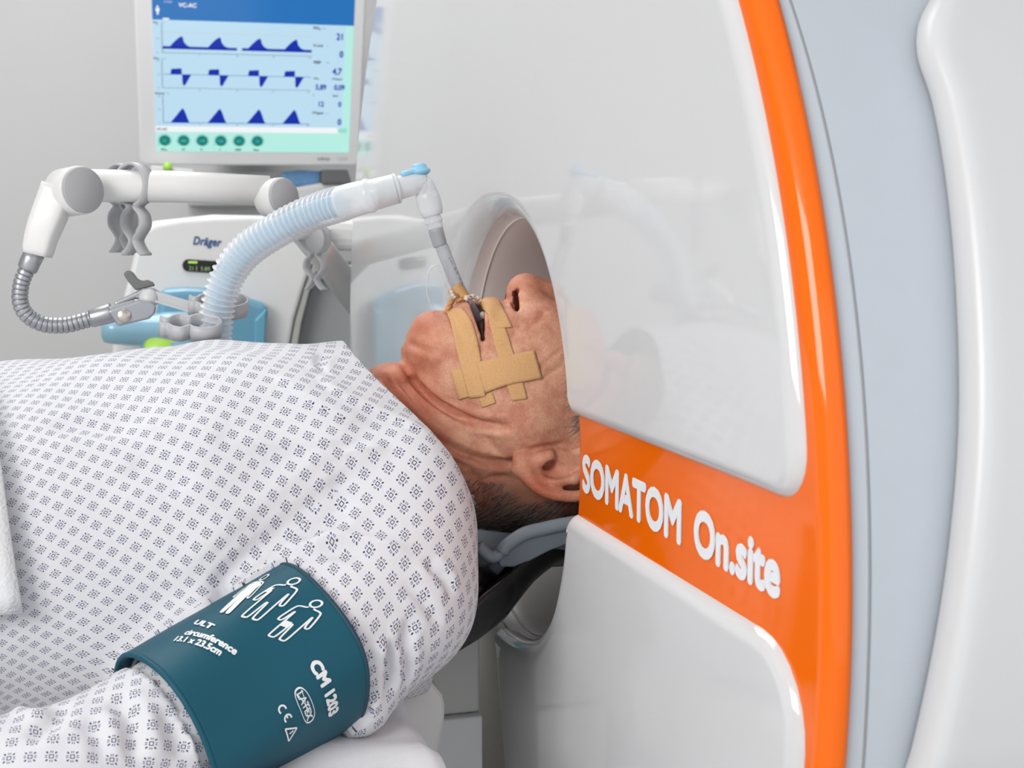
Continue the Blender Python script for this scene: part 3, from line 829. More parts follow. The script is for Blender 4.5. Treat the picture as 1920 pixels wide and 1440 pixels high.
# mouth and nostril linings: dark tissue colour with the cavities' shade painted in
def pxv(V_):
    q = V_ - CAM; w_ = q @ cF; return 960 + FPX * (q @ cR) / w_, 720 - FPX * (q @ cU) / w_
cavity_shade = np.zeros(len(HV))
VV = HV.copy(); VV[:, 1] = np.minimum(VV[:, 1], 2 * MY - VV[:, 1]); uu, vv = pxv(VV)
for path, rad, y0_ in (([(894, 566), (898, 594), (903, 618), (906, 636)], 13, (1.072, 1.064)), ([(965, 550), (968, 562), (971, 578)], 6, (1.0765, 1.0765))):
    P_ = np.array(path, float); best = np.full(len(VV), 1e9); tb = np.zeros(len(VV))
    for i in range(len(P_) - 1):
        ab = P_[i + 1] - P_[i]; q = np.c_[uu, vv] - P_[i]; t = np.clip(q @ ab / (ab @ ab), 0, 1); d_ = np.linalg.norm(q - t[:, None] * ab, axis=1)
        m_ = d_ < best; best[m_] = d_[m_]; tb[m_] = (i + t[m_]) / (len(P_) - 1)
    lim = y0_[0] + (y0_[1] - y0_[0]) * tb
    cavity_shade = np.maximum(cavity_shade, (best < rad) * np.clip((VV[:, 1] - lim) / 0.003, 0, 1))
at_ = head.data.attributes.new('lining', 'FLOAT', 'POINT'); at_.data.foreach_set('value', cavity_shade.astype(np.float32))
# tooth inside the mouth
mk('tooth', *lathe(Y(906, 592, 1.086), (-0.2, -0.3, 0.9), [(-0.003, 0.0014), (-0.0015, 0.0026), (0.002, 0.0028), (0.0034, 0.0014)], 14), TEETH, pat)

# hair: short strands on scalp and nape
def hair():
    rng = np.random.RandomState(5); V = []; F = []; C = []
    d_ = np.linalg.norm(np.diff(HV[HF[:, [0, 2]]], axis=1)[:, 0], axis=1)
    cen = HV[HF].mean(1)
    ear = Y(1050, 885, 1.02)
    x, y_, z = cen.T
    nape = (x > 0.245) & (z < 1.046 - 0.20 * (x - 0.30)) & (x < 0.36)
    crown = (x > 0.352) & (z < 1.155 + 0.55 * (x - 0.37)) & ((np.abs(y_ - MY) > 0.0) )
    nearear = (np.hypot(x - ear[0], z - ear[2]) < 0.036) & (np.abs(np.abs(y_ - MY) - 0.08) < 0.03) & (z > 1.03)
    ok = np.where((nape | crown) & ~nearear)[0]
    nn = 11000
    pick = rng.choice(ok, nn)
    for f in pick:
        p = HV[HF[f]].mean(0); n = N[HF[f]].mean(0); n /= np.linalg.norm(n)
        q = p + (rng.rand(3) - 0.5) * 0.002
        if x[f] < 0.36: dirn = np.array([-0.75, -0.1, -0.55])
        else: dirn = np.array([0.5, (y_[f] - MY) * 3, -0.7])
        dirn = dirn + rng.randn(3) * 0.22; dirn -= n * (dirn @ n); dirn /= np.linalg.norm(dirn) + 1e-9
        ln = (0.008 + 0.010 * rng.rand()) * (1.0 if x[f] > 0.30 else 0.7)
        side = np.cross(dirn, n); wd = 0.00026
        b = len(V); g = rng.rand() ** (0.7 if x[f] > 0.275 else 2.2)
        for i, s in enumerate((0, 0.35, 0.7, 1.0)):
            c = q + dirn * ln * s + n * (0.0006 + 0.0035 * s * (1 - 0.55 * s) + 0.0004 * rng.rand())
            r = wd * (1 - 0.75 * s)
            V += [c + side * r, c - side * r * 0.5 + n * r * 0.87, c - side * r * 0.5 - n * r * 0.87]; C += [g] * 3
        for i in range(3):
            for j in range(3): k = (j + 1) % 3; F.append([b + 3 * i + j, b + 3 * i + k, b + 3 * i + 3 + k, b + 3 * i + 3 + j])
    m = bpy.data.materials.new('grey_hair'); m.use_nodes = True; nt = m.node_tree; bb = nt.nodes['Principled BSDF']
    at = nt.nodes.new('ShaderNodeAttribute'); at.attribute_name = 'grey'
    cr = nt.nodes.new('ShaderNodeValToRGB'); cr.color_ramp.elements[0].color = (0.030, 0.022, 0.018, 1); cr.color_ramp.elements[1].color = (0.42, 0.40, 0.38, 1)
    e = cr.color_ramp.elements.new(0.45); e.color = (0.11, 0.095, 0.085, 1)
    nt.links.new(at.outputs['Fac'], cr.inputs[0]); nt.links.new(cr.outputs[0], bb.inputs['Base Color']); bb.inputs['Roughness'].default_value = 0.45
    o = mk('hair', V, F, m, pat)
    a = o.data.attributes.new('grey', 'FLOAT', 'POINT'); a.data.foreach_set('value', np.array(C, np.float32)[:len(o.data.vertices)])
hair()
# ------------------------------------------------------------------ gown
GRAIN = -12.0
def nrm(v): v = np.asarray(v, float); return v / np.linalg.norm(v)
AX = nrm([-0.850, -0.455, -0.267])                 # upper arm, shoulder to elbow
C1 = Y(582, 1213, 0.885)
AS = C1 - AX * 0.068; AE = C1 + AX * 0.20
fg = Field((-0.72, 0.62, 0.88), (0.34, 1.42, 1.20), 0.0055)
def torso(x, y, z):
    # chest and belly: flattened section, its crest rising and falling along the body
    zt = np.interp(x.ravel(), [-0.72, -0.4, -0.2, -0.095, 0.0, 0.07, 0.13, 0.18, 0.24], [1.10, 1.12, 1.135, 1.147, 1.158, 1.163, 1.160, 1.148, 1.125]).reshape(x.shape)
    hw = np.interp(x.ravel(), [-0.72, -0.2, 0.05, 0.15, 0.20, 0.25], [0.20, 0.205, 0.215, 0.205, 0.185, 0.15]).reshape(x.shape)
    zc = 1.000; hh = zt - zc
    k = ((np.abs(y - MY) / hw) ** 2.3 + (np.abs(z - zc) / hh) ** 2.3) ** (1 / 2.3)
    d = (k - 1) * np.minimum(hh, hw) * 0.8
    return np.maximum(d, x - 0.215)
fg.add(torso, (-0.72, 0.8, 0.85), (0.25, 1.4, 1.2), 0.03)
for g in ((lambda p: p), mir):
    fg.cap(g(Y(772, 850, 1.055)), g(AS), 0.050, 0.052, k=0.035)
    fg.ell(g(Y(757, 968, 0.950)), (0.045, 0.046, 0.052), 0.03)
    fg.cap(g(AS), g(AE), 0.056, 0.049, k=0.03)
    fg.cap(g(AE), g(AE + np.array([-0.30, 0.06, 0.02])), 0.049, 0.045, k=0.02)
    # sleeve cloth hanging from the shoulder to the bed
    fg.cap(g(Y(712, 1078, 0.93)), g(Y(696, 1236, 0.90)), 0.040, 0.024, k=0.03)
    fg.cap(g(Y(696, 1240, 0.90)), g(Y(680, 1325, 0.87)), 0.026, 0.018, k=0.02)
# collar stands around the neck base
fg.cap(Y(690, 820, MY), Y(845, 845, MY), 0.074, 0.066, k=0.03)
fg.ell(Y(625, 690, 1.09), (0.022, 0.016, 0.011), 0.010)
GV, GF = fg.mesh(); del fg
GV = relax(GV, GF, 2, 0.5)
# trim: open underside, collar
me = bpy.data.meshes.new('g'); me.from_pydata(GV.tolist(), [], GF.tolist()); bm = bmesh.new(); bm.from_mesh(me)
def cutp(co, no):
    bmesh.ops.bisect_plane(bm, geom=bm.verts[:] + bm.edges[:] + bm.faces[:], plane_co=co, plane_no=no, clear_outer=True, dist=1e-5)
cutp((0, 0, 0.905), (0, 0, -1)); cutp((-0.70, 0, 0), (-1, 0, 0))
A_ = Y(698, 712, MY); B_ = Y(893, 925, 0.985)
tdir = nrm([B_[0] - A_[0], 0, B_[2] - A_[2]]); cno = np.cross(tdir, [0, 1, 0]); cno = cno if cno[0] > 0 else -cno
# only cut where it is neck, not the shoulder cap further out
neckc = Y(845, 845, MY)
bmesh.ops.bisect_plane(bm, geom=bm.verts[:] + bm.edges[:] + bm.faces[:], plane_co=A_, plane_no=cno, dist=1e-5)
kill = [f for f in bm.faces if (np.array(f.calc_center_median()) - A_) @ cno > 1e-5 and abs(f.calc_center_median().y - MY) < 0.125]
bmesh.ops.delete(bm, geom=kill, context='FACES')
# keep the largest island
seen = set(); best = []
bm.verts.ensure_lookup_table()
for v in bm.verts:
    if v.index in seen: continue
    st = [v]; seen.add(v.index); comp = []
    while st:
        a = st.pop(); comp.append(a)
        for e_ in a.link_edges:
            b = e_.other_vert(a)
            if b.index not in seen: seen.add(b.index); st.append(b)
    if len(comp) > len(best): best = comp
bs = set(v.index for v in best)
bmesh.ops.delete(bm, geom=[v for v in bm.verts if v.index not in bs], context='VERTS')
bmesh.ops.dissolve_degenerate(bm, edges=bm.edges[:], dist=1e-4)
# smooth the cut borders
for _ in range(8):
    bd = [v for v in bm.verts if v.is_boundary]
    new = {}
    for v in bd:
        nb = [e_.other_vert(v) for e_ in v.link_edges if e_.is_boundary]
        if len(nb) == 2: new[v] = v.co * 0.5 + (nb[0].co + nb[1].co) * 0.25
    for v, c_ in new.items(): v.co = c_
bm.to_mesh(me); bm.free()
gown = bpy.data.objects.new('gown', me); col.objects.link(gown)
bpy.context.view_layer.objects.active = gown; gown.select_set(True)
me.uv_layers.new(name='UVMap')
bm = bmesh.new(); bm.from_mesh(me); bm.faces.ensure_lookup_table()
bg0 = BVHTree.FromBMesh(bm)
P1 = hit(bg0, 650, 900)[0]; P2 = hit(bg0, 372, 1150)[0]
pn = nrm(np.cross(P2 - P1, [0, 0.25, 1.0])); pn = pn if pn[1] < 0 else -pn     # towards the arm
def arm_side(p):
    q = np.array(p); q[1] = min(q[1], 2 * MY - q[1]); return (q - P1) @ pn > 0, q
def region(p):
    a_, q = arm_side(p)
    if not a_ or q[0] > P1[0]: return 0
    w_ = q - C1; s_ = w_ @ AX
    return 2 if s_ > 0.06 else 1
for e_ in bm.edges:
    if len(e_.link_faces) == 2:
        r0, r1 = region(e_.link_faces[0].calc_center_median()), region(e_.link_faces[1].calc_center_median())
        m0 = e_.verts[0].co[0] < P1[0] - 0.002
        if r0 != r1 and m0: e_.seam = True
bm.to_mesh(me); bm.free()
bpy.ops.object.mode_set(mode='EDIT'); bpy.ops.mesh.select_all(action='SELECT')
try:
    bpy.ops.uv.unwrap(method='MINIMUM_STRETCH', margin=0.001, no_flip=True, iterations=16)
    bpy.ops.uv.average_islands_scale()
except Exception as ex:
    print('slim failed', ex); bpy.ops.uv.unwrap(method='ANGLE_BASED', margin=0.001)
bpy.ops.object.mode_set(mode='OBJECT')
# read back: one uv per vertex
nv = len(me.vertices); co = np.zeros(nv * 3); me.vertices.foreach_get('co', co); co = co.reshape(-1, 3)
lv = np.zeros(len(me.loops), int); me.loops.foreach_get('vertex_index', lv)
uv = np.zeros(len(me.loops) * 2); me.uv_layers[0].data.foreach_get('uv', uv); uv = uv.reshape(-1, 2)
ed = np.array([(p.loop_start, p.loop_start + 1) for p in me.polygons])
l3 = np.linalg.norm(co[lv[ed[:, 0]]] - co[lv[ed[:, 1]]], axis=1); l2 = np.linalg.norm(uv[ed[:, 0]] - uv[ed[:, 1]], axis=1)
cen = co[lv[ed[:, 0]]]
sel = (cen[:, 0] > -0.1) & (cen[:, 0] < 0.2) & (cen[:, 2] > 1.0) & (cen[:, 1] < 1.1)
scale = l3[sel].sum() / max(l2[sel].sum(), 1e-9)
print('gown verts', nv, 'uv scale', scale, 'stretch pct', np.percentile(l2[sel] * scale / l3[sel], [5, 50, 95]))
uv *= scale
# align cloth grain with the body axis, island by island
isl = np.arange(len(uv)); key = {}
lst = {}
par = list(range(len(me.polygons)))
def fnd(i):
    while par[i] != i: par[i] = par[par[i]]; i = par[i]
    return i
ke = {}
for p in me.polygons:
    ls = list(p.loop_indices)
    for i in range(len(ls)):
        a_, b_ = ls[i], ls[(i + 1) % len(ls)]
        k_ = tuple(sorted(((lv[a_], round(uv[a_, 0], 5), round(uv[a_, 1], 5)), (lv[b_], round(uv[b_, 0], 5), round(uv[b_, 1], 5)))))
        if k_ in ke: par[fnd(p.index)] = fnd(ke[k_])
        else: ke[k_] = p.index
fi = np.array([fnd(i) for i in range(len(me.polygons))]); lf = np.zeros(len(uv), int)
for p in me.polygons: lf[p.loop_start:p.loop_start + p.loop_total] = fi[p.index]
for r_ in np.unique(fi):
    m_ = lf == r_
    if m_.sum() < 50: continue
    c3 = co[lv[m_]]; c2 = uv[m_]
    fe = fi == r_
    sc_ = l3[fe].sum() / max(l2[fe].sum() * scale, 1e-9)
    vis = c3[:, 1] < MY + 0.02
    big = m_.sum() > 0.4 * len(uv)
    if big: vis &= (c3[:, 0] > -0.08) & (c3[:, 0] < 0.14) & (np.abs(c3[:, 1] - 0.98) < 0.06) & (c3[:, 2] > 1.03)
    if vis.sum() < 20: continue
    # photo-plane directions: right and up as seen from the bedside
    pr = np.c_[c3 @ cR, c3 @ cU]
    G = np.linalg.lstsq(np.c_[c2[vis], np.ones(vis.sum())], pr[vis], rcond=None)[0]
    gx = G[:2, 0] / np.linalg.norm(G[:2, 0]); gy = np.array([-gx[1], gx[0]])
    if G[:2, 1] @ gy < 0: gy = -gy
    c2 = np.c_[c2 @ gx, c2 @ gy]
    if not big: c2 = c2 * sc_
    else: c2 = c2 * np.array([1.20, 0.74])
    ang = math.radians(GRAIN if big else 0.0); c2 = c2 @ np.array([[math.cos(ang), -math.sin(ang)], [math.sin(ang), math.cos(ang)]])
    print('island', m_.sum(), 'scale', sc_, 'grain', gx)
    uv[m_] = c2
me.uv_layers[0].data.foreach_set('uv', uv.ravel())
gown.select_set(False)
# one refinement, then folds
bm = bmesh.new(); bm.from_mesh(me)
bmesh.ops.subdivide_edges(bm, edges=bm.edges[:], cuts=1, use_grid_fill=True, smooth=0.0)
bm.to_mesh(me); bm.free()
nv = len(me.vertices); GV = np.zeros(nv * 3); me.vertices.foreach_get('co', GV); GV = GV.reshape(-1, 3)
nn_ = np.zeros(nv * 3); me.vertex_normals.foreach_get('vector', nn_); GN = nn_.reshape(-1, 3).copy()
if (GN[GV[:, 2] > 1.12][:, 2]).mean() < 0: GN = -GN
bg = BVHTree.FromPolygons(GV.tolist(), [list(p.vertices) for p in me.polygons])
def fold(px, width, depth, kind='v', n=30):
    """v: valley, r: ridge, s: step (cloth doubled over on the left side of the path)"""
    global GV
    pth = hits(bg, px, n)
    if len(pth) < 4: print('fold missed', px[0]); return
    d, t, near = poly_dist(GV, pth); fade = np.clip(np.minimum(t, 1 - t) * 4, 0, 1)
    fade = fade * fade * (3 - 2 * fade); q = d / width
    if kind == 'v': h = -depth * np.exp(-q * q) + 0.35 * depth * np.exp(-((q - 1.9) / 0.9) ** 2)
    elif kind == 'r': h = depth * np.exp(-q * q)
    else:
        i = np.clip((t * (len(pth) - 1)).astype(int), 0, len(pth) - 2); T = (pth[i + 1] - pth[i]); T /= np.linalg.norm(T, axis=1)[:, None] + 1e-12
        side = np.einsum('ij,ij->i', np.cross(T, GV - near), GN); sd = np.sign(side) * d
        h = depth * (1 / (1 + np.exp(-sd / (width * 0.22)))) * np.exp(-(np.maximum(sd, 0) / (width * 3)) ** 2)
        fade = fade * (d < width * 8)
    GV = GV + GN * (fade * h)[:, None]
rng = np.random.RandomState(11)
# broad cloth undulation
def und(p, f, a, ph): return a * np.sin(p @ np.array(f) + ph)
h = und(GV, (22, 30, 12), 0.0020, 0.3) + und(GV, (45, -38, 30), 0.0012, 1.7) + und(GV, (70, 60, -50), 0.0006, 4.0)
GV = GV + GN * h[:, None]
fold([(690, 868), (640, 905), (580, 955), (520, 1005), (450, 1060), (400, 1110), (372, 1150)], 0.012, 0.008, 'v')
fold([(665, 890), (620, 922), (560, 970), (510, 1012), (450, 1060), (400, 1110), (385, 1135)], 0.0050, 0.012, 'v')
fold([(660, 935), (600, 985), (545, 1020)], 0.007, 0.004, 'v')
fold([(740, 850), (690, 855), (640, 880), (590, 925)], 0.008, 0.0035, 'r')
fold([(520, 1055), (560, 1015), (640, 1008), (720, 1020), (790, 1040)], 0.006, 0.0045, 'r')
fold([(545, 1045), (620, 1035), (700, 1045)], 0.006, 0.0025, 'v')
fold([(590, 690), (625, 735), (700, 775), (770, 810), (840, 850)], 0.006, 0.0035, 's')
fold([(500, 700), (560, 745), (640, 790), (720, 815)], 0.006, 0.003, 's')
fold([(420, 835), (520, 838), (620, 838), (700, 830)], 0.007, 0.003, 's')
fold([(240, 790), (330, 815), (430, 840)], 0.008, 0.0025, 's')
fold([(560, 880), (650, 860), (740, 850)], 0.006, 0.0025, 's')
fold([(80, 800), (160, 795), (260, 800)], 0.009, 0.003, 'v')
fold([(230, 865), (300, 885), (360, 925)], 0.012, 0.003, 'v')
fold([(610, 660), (600, 675), (615, 700)], 0.004, 0.003, 'v')
for px, d_, k_ in [([(742, 1195), (730, 1230), (735, 1275), (725, 1310)], 0.007, 'v'), ([(775, 1150), (762, 1200), (765, 1260), (755, 1300)], 0.005, 'v'),
                   ([(708, 1200), (722, 1232), (728, 1262)], 0.006, 'r'), ([(800, 1040), (815, 1065), (835, 1085), (850, 1120)], 0.004, 'v'),
                   ([(700, 1285), (690, 1310), (680, 1330)], 0.004, 'v'), ([(750, 1090), (790, 1120), (830, 1180)], 0.0025, 'v')]:
    fold(px, 0.0045, d_, k_)
# lower sleeve wrinkles
fold([(205, 1300), (240, 1340), (250, 1400), (240, 1440)], 0.006, 0.006, 'v')
fold([(120, 1310), (100, 1350), (40, 1390)], 0.006, 0.005, 'v')
fold([(300, 1320), (330, 1370), (345, 1430)], 0.006, 0.004, 'v')
fold([(160, 1345), (190, 1390), (195, 1440)], 0.006, 0.003, 'v')
fold([(20, 1330), (80, 1340), (160, 1320)], 0.006, 0.004, 'r')
# sleeve is held in under the cuff
q_ = GV - C1; s_ = q_ @ AX; rv = q_ - s_[:, None] * AX; rr_ = np.linalg.norm(rv, axis=1); lim_ = 0.0600 - 0.0075 * s_ / 0.116 - 0.0065
m_ = (s_ > -0.004) & (s_ < 0.121) & (rr_ > lim_) & (rr_ < lim_ + 0.011)
GV[m_] = GV[m_] - rv[m_] * (1 - lim_[m_] / rr_[m_])[:, None]
me.vertices.foreach_set('co', GV.ravel()); me.update()

def cloth_material():
    m = bpy.data.materials.new('printed_cotton'); m.use_nodes = True; nt = m.node_tree; b = nt.nodes['Principled BSDF']; L = nt.links.new
    def math_(op, a, b_=None, c=None):
        n = nt.nodes.new('ShaderNodeMath'); n.operation = op
        for i, s in enumerate((a, b_, c)):
            if s is None: continue
            if isinstance(s, (int, float)): n.inputs[i].default_value = s
            else: L(s, n.inputs[i])
        return n.outputs[0]
    tc = nt.nodes.new('ShaderNodeTexCoord'); sp = nt.nodes.new('ShaderNodeSeparateXYZ'); L(tc.outputs['UV'], sp.inputs[0])
    S_ = 1 / 0.0109; a = 0.0; ca, sa = math.cos(a) * S_, math.sin(a) * S_
    u = math_('ADD', math_('MULTIPLY', sp.outputs[0], ca), math_('MULTIPLY', sp.outputs[1], -sa))
    v = math_('ADD', math_('MULTIPLY', sp.outputs[0], sa), math_('MULTIPLY', sp.outputs[1], ca))
    fu = math_('SUBTRACT', math_('FRACT', u), 0.5); fv = math_('SUBTRACT', math_('FRACT', v), 0.5)
    c_, s_ = math.cos(-a), math.sin(-a)
    x = math_('ABSOLUTE', math_('ADD', math_('MULTIPLY', fu, c_), math_('MULTIPLY', fv, -s_)))
    y = math_('ABSOLUTE', math_('ADD', math_('MULTIPLY', fu, s_), math_('MULTIPLY', fv, c_)))
    mx_ = math_('MAXIMUM', x, y); mn = math_('MINIMUM', x, y)
    def between(val, lo, hi, e=0.012):
        r1 = nt.nodes.new('ShaderNodeMapRange'); r1.interpolation_type = 'SMOOTHSTEP'
        r1.inputs['From Min'].default_value = lo - e; r1.inputs['From Max'].default_value = lo + e; L(val, r1.inputs['Value'])
        r2 = nt.nodes.new('ShaderNodeMapRange'); r2.interpolation_type = 'SMOOTHSTEP'
        r2.inputs['From Min'].default_value = hi - e; r2.inputs['From Max'].default_value = hi + e; r2.inputs['To Min'].default_value = 1; r2.inputs['To Max'].default_value = 0; L(val, r2.inputs['Value'])
        return math_('MULTIPLY', r1.outputs[0], r2.outputs[0])
    square = between(mx_, 0.070, 0.116)
    corner = math_('MULTIPLY', between(math_('SUBTRACT', mx_, mn), -1, 0.058), between(math_('ADD', mx_, mn), 0.335, 0.51))
    tick = math_('MULTIPLY', between(mx_, 0.19, 0.305), between(mn, 0.020, 0.074))
    blue = math_('MULTIPLY', tick, 0.92)
    dark = math_('MAXIMUM', square, corner)
    n = nt.nodes.new('ShaderNodeTexNoise'); n.inputs['Scale'].default_value = 9; L(tc.outputs['UV'], n.inputs['Vector'])
    m1 = nt.nodes.new('ShaderNodeMix'); m1.data_type = 'RGBA'; m1.inputs[6].default_value = (0.69, 0.69, 0.72, 1); m1.inputs[7].default_value = (0.085, 0.095, 0.30, 1); L(blue, m1.inputs[0])
    m2 = nt.nodes.new('ShaderNodeMix'); m2.data_type = 'RGBA'; L(m1.outputs[2], m2.inputs[6]); m2.inputs[7].default_value = (0.030, 0.030, 0.055, 1); L(math_('MULTIPLY', dark, 0.97), m2.inputs[0])
    L(m2.outputs[2], b.inputs['Base Color'])
    b.inputs['Roughness'].default_value = 0.85; b.inputs['Specular IOR Level'].default_value = 0.2
    b.inputs['Sheen Weight'].default_value = 0.1
    wv = nt.nodes.new('ShaderNodeTexNoise'); wv.inputs['Scale'].default_value = 1800; L(tc.outputs['UV'], wv.inputs['Vector'])
    w2 = nt.nodes.new('ShaderNodeTexNoise'); w2.inputs['Scale'].default_value = 45; w2.inputs['Detail'].default_value = 3; L(tc.outputs['UV'], w2.inputs['Vector'])
    bp = nt.nodes.new('ShaderNodeBump'); bp.inputs['Strength'].default_value = 0.35; bp.inputs['Distance'].default_value = 0.002
    L(math_('ADD', math_('MULTIPLY', wv.outputs['Fac'], 0.15), w2.outputs['Fac']), bp.inputs['Height']); L(bp.outputs['Normal'], b.inputs['Normal'])
    return m
COTTON = cloth_material()
me.materials.append(COTTON); me.polygons.foreach_set('use_smooth', [True] * len(me.polygons))
o_ = ORG[pat.name]; me.transform(Matrix.Translation(-Vector(o_))); gown.parent = pat; me.name = 'gown'
sd = gown.modifiers.new('solid', 'SOLIDIFY'); sd.thickness = 0.0012; sd.offset = -1
gown['label'] = 'white cotton gown printed with small blue motifs'
bg = BVHTree.FromPolygons(GV.tolist(), [list(p.vertices) for p in me.polygons])

# ------------------------------------------------------------------ blanket at the left
def blanket():
    V = []; F = []; n = 60; xs = np.linspace(-0.62, 0.0, 60)
    for i, s in enumerate(np.linspace(0, 1, 60)):
        for j, t in enumerate(np.linspace(-1, 1, n)):
            th = t * 1.52
            hw, hh = 0.222, 0.152
            c, s_ = math.cos(th), math.sin(th)
            r = ((abs(s_) / hw) ** 2.3 + (abs(c) / hh) ** 2.3) ** (-1 / 2.3)
            y = MY + r * s_; z = 1.0 + r * c
            xe = np.interp(th, [-1.52, -1.1, -0.7, -0.3, 0, 0.6, 1.5], [-0.068, -0.080, -0.095, -0.118, -0.125, -0.118, -0.11])
            x = -0.62 + (xe + 0.62) * s
            # edge hem puff
            V.append((x, y, max(z, 0.93) + 0.002 * math.sin(30 * y + 9 * x)))
    for i in range(59):
        for j in range(n - 1): F.append([i * n + j, i * n + j + 1, i * n + n + j + 1, i * n + n + j])
    return V, F
o = mk('blanket', *blanket(), BLANK, solid=-0.006)
tag(o, 'white textured blanket edge covering the belly at the left margin', 'blanket')

# ------------------------------------------------------------------ blood pressure cuff
cuf = root('blood_pressure_cuff', AE, 'teal blood pressure cuff with white printing wrapped round the gowned upper arm', 'cuff')
e1 = nrm(np.cross(AX, [0, 0, 1.0])); e1 = e1 if e1[1] < 0 else -e1          # towards the camera
e2 = nrm(np.cross(AX, e1)); e2 = e2 if e2[2] > 0 else -e2                    # up
CL = 0.116
def cuffp(s, th, lift=0.0):
    """s along the arm from the shoulder end, th angle: 0 faces the camera side, +90 deg is up"""
    s = np.asarray(s, float); th = np.asarray(th, float)
    flare = 0.0025 * np.clip((s - 0.6 * CL) / (0.4 * CL), 0, 1) ** 1.5 * np.clip(np.sin(th), 0, 1)
    dent = 0.0010 * np.sin(5 * th + 30 * s) + 0.0012 * np.sin(2.3 * th - 45 * s)
    r = 0.0600 - 0.0075 * (s / CL) + flare + dent + lift
    ex = 1 + 0.04 * np.cos(2 * th)
    return C1 + AX * s[..., None] + (r * ex * np.cos(th))[..., None] * e1 + (r / ex * np.sin(th))[..., None] * e2
def grid(fn, su, sv):
    A, B = np.meshgrid(su, sv, indexing='ij'); V = fn(A, B).reshape(-1, 3); n = len(sv); F = []
    for i in range(len(su) - 1):
        for j in range(n - 1): F.append([i * n + j, i * n + j + 1, i * n + n + j + 1, i * n + n + j])
    return V, F
TEAL = M('teal_nylon', (0.006, 0.083, 0.125), 0.5, spec=0.28, noise=0.10, nscale=12, bump=0.15, bscale=1800)
TEALD = M('teal_piping', (0.008, 0.05, 0.08), 0.6)
WPRINT = M('white_print', (0.80, 0.83, 0.84), 0.5)
mk('wrap', *grid(lambda a, b: cuffp(a, b), np.linspace(0, CL, 40), np.linspace(-PI * 0.98, PI * 0.98, 120)), TEAL, cuf, solid=0.0032)
for s in (0.0, CL):
    th = np.linspace(-PI * 0.98, PI * 0.98, 120)
    mk('edge_piping', *tube(cuffp(np.full(120, s), th, -0.0012), 0.0019, 8), TEALD if s == 0 else TEAL, cuf)
mk('bladder', *grid(lambda a, b: cuffp(a, b, -0.006 - 0.002 * np.sin(b * 3)), np.linspace(0.01, CL - 0.006, 24), np.linspace(-PI * 0.95, PI * 0.95, 80)), M('grey_lining', (0.14, 0.17, 0.19), 0.6), cuf, solid=0.002)
bcuf = BVHTree.FromPolygons(*[x.tolist() if hasattr(x, 'tolist') else x for x in grid(lambda a, b: cuffp(a, b), np.linspace(0, CL, 60), np.linspace(-PI, PI, 160))])
def on_cuff(p):
    """inverse of cuffp for a surface point"""
    q = p - C1; s = q @ AX; a = q - AX * s; return s, math.atan2(a @ e2, a @ e1)
def cuff_at(u, v):
    h = hit(bcuf, u, v); return np.array(on_cuff(h[0])) if h else None
def subdiv(V, F, it=1):
    m = bpy.data.meshes.new('s'); m.from_pydata(np.asarray(V).tolist(), [], F); b = bmesh.new(); b.from_mesh(m)
    bmesh.ops.triangulate(b, faces=b.faces[:])
    for _ in range(it):
        lo = [e for e in b.edges if e.calc_length() > 0.004]
        if lo: bmesh.ops.subdivide_edges(b, edges=lo, cuts=1); bmesh.ops.triangulate(b, faces=b.faces[:])
    b.to_mesh(m); b.free()
    V = np.array([v.co[:] for v in m.vertices]); F = [list(p.vertices) for p in m.polygons]; bpy.data.meshes.remove(m); return V, F
# flat print space: quad of the photo mapped affinely on the unrolled cuff (metres)
def print_frame(p0, p1, p2, ortho=True):
    """p0 origin, p1 along text direction, p2 along text up, all photo points -> origin and unit axes in (s, r*th)"""
    R0 = 0.058
    a, b, c = [cuff_at(*p) * np.array([1, R0]) for p in (p0, p1, p2)]
    ex, ey = b - a, c - a
    if not ortho: return a, ex, ey
    pe = np.array([-ex[1], ex[0]]) / np.linalg.norm(ex); pe = pe if pe @ ey > 0 else -pe
    return a, ex, pe * np.linalg.norm(ey) * 0.95
def put_print(name, V, F, frame, w0, h0):
    a, ex, ey = frame; V = np.asarray(V)
    W = V.copy(); W[:, :2] = V[:, :1] / w0 * ex + V[:, 1:2] / h0 * ey
    W[:, 2] = 0
    W2, F2 = subdiv(W, F, 2)
    P = cuffp(W2[:, 0] + a[0], (W2[:, 1] + a[1]) / 0.058, 0.0006)
    return mk(name, P, F2, WPRINT, cuf, smooth=False)
def norm_text(s, b=0.02, **kw):
    V, F = boldtext(s, b, 6, **kw); V = V.copy(); V[:, 0] -= V[:, 0].min(); return V, F, V[:, 0].max()
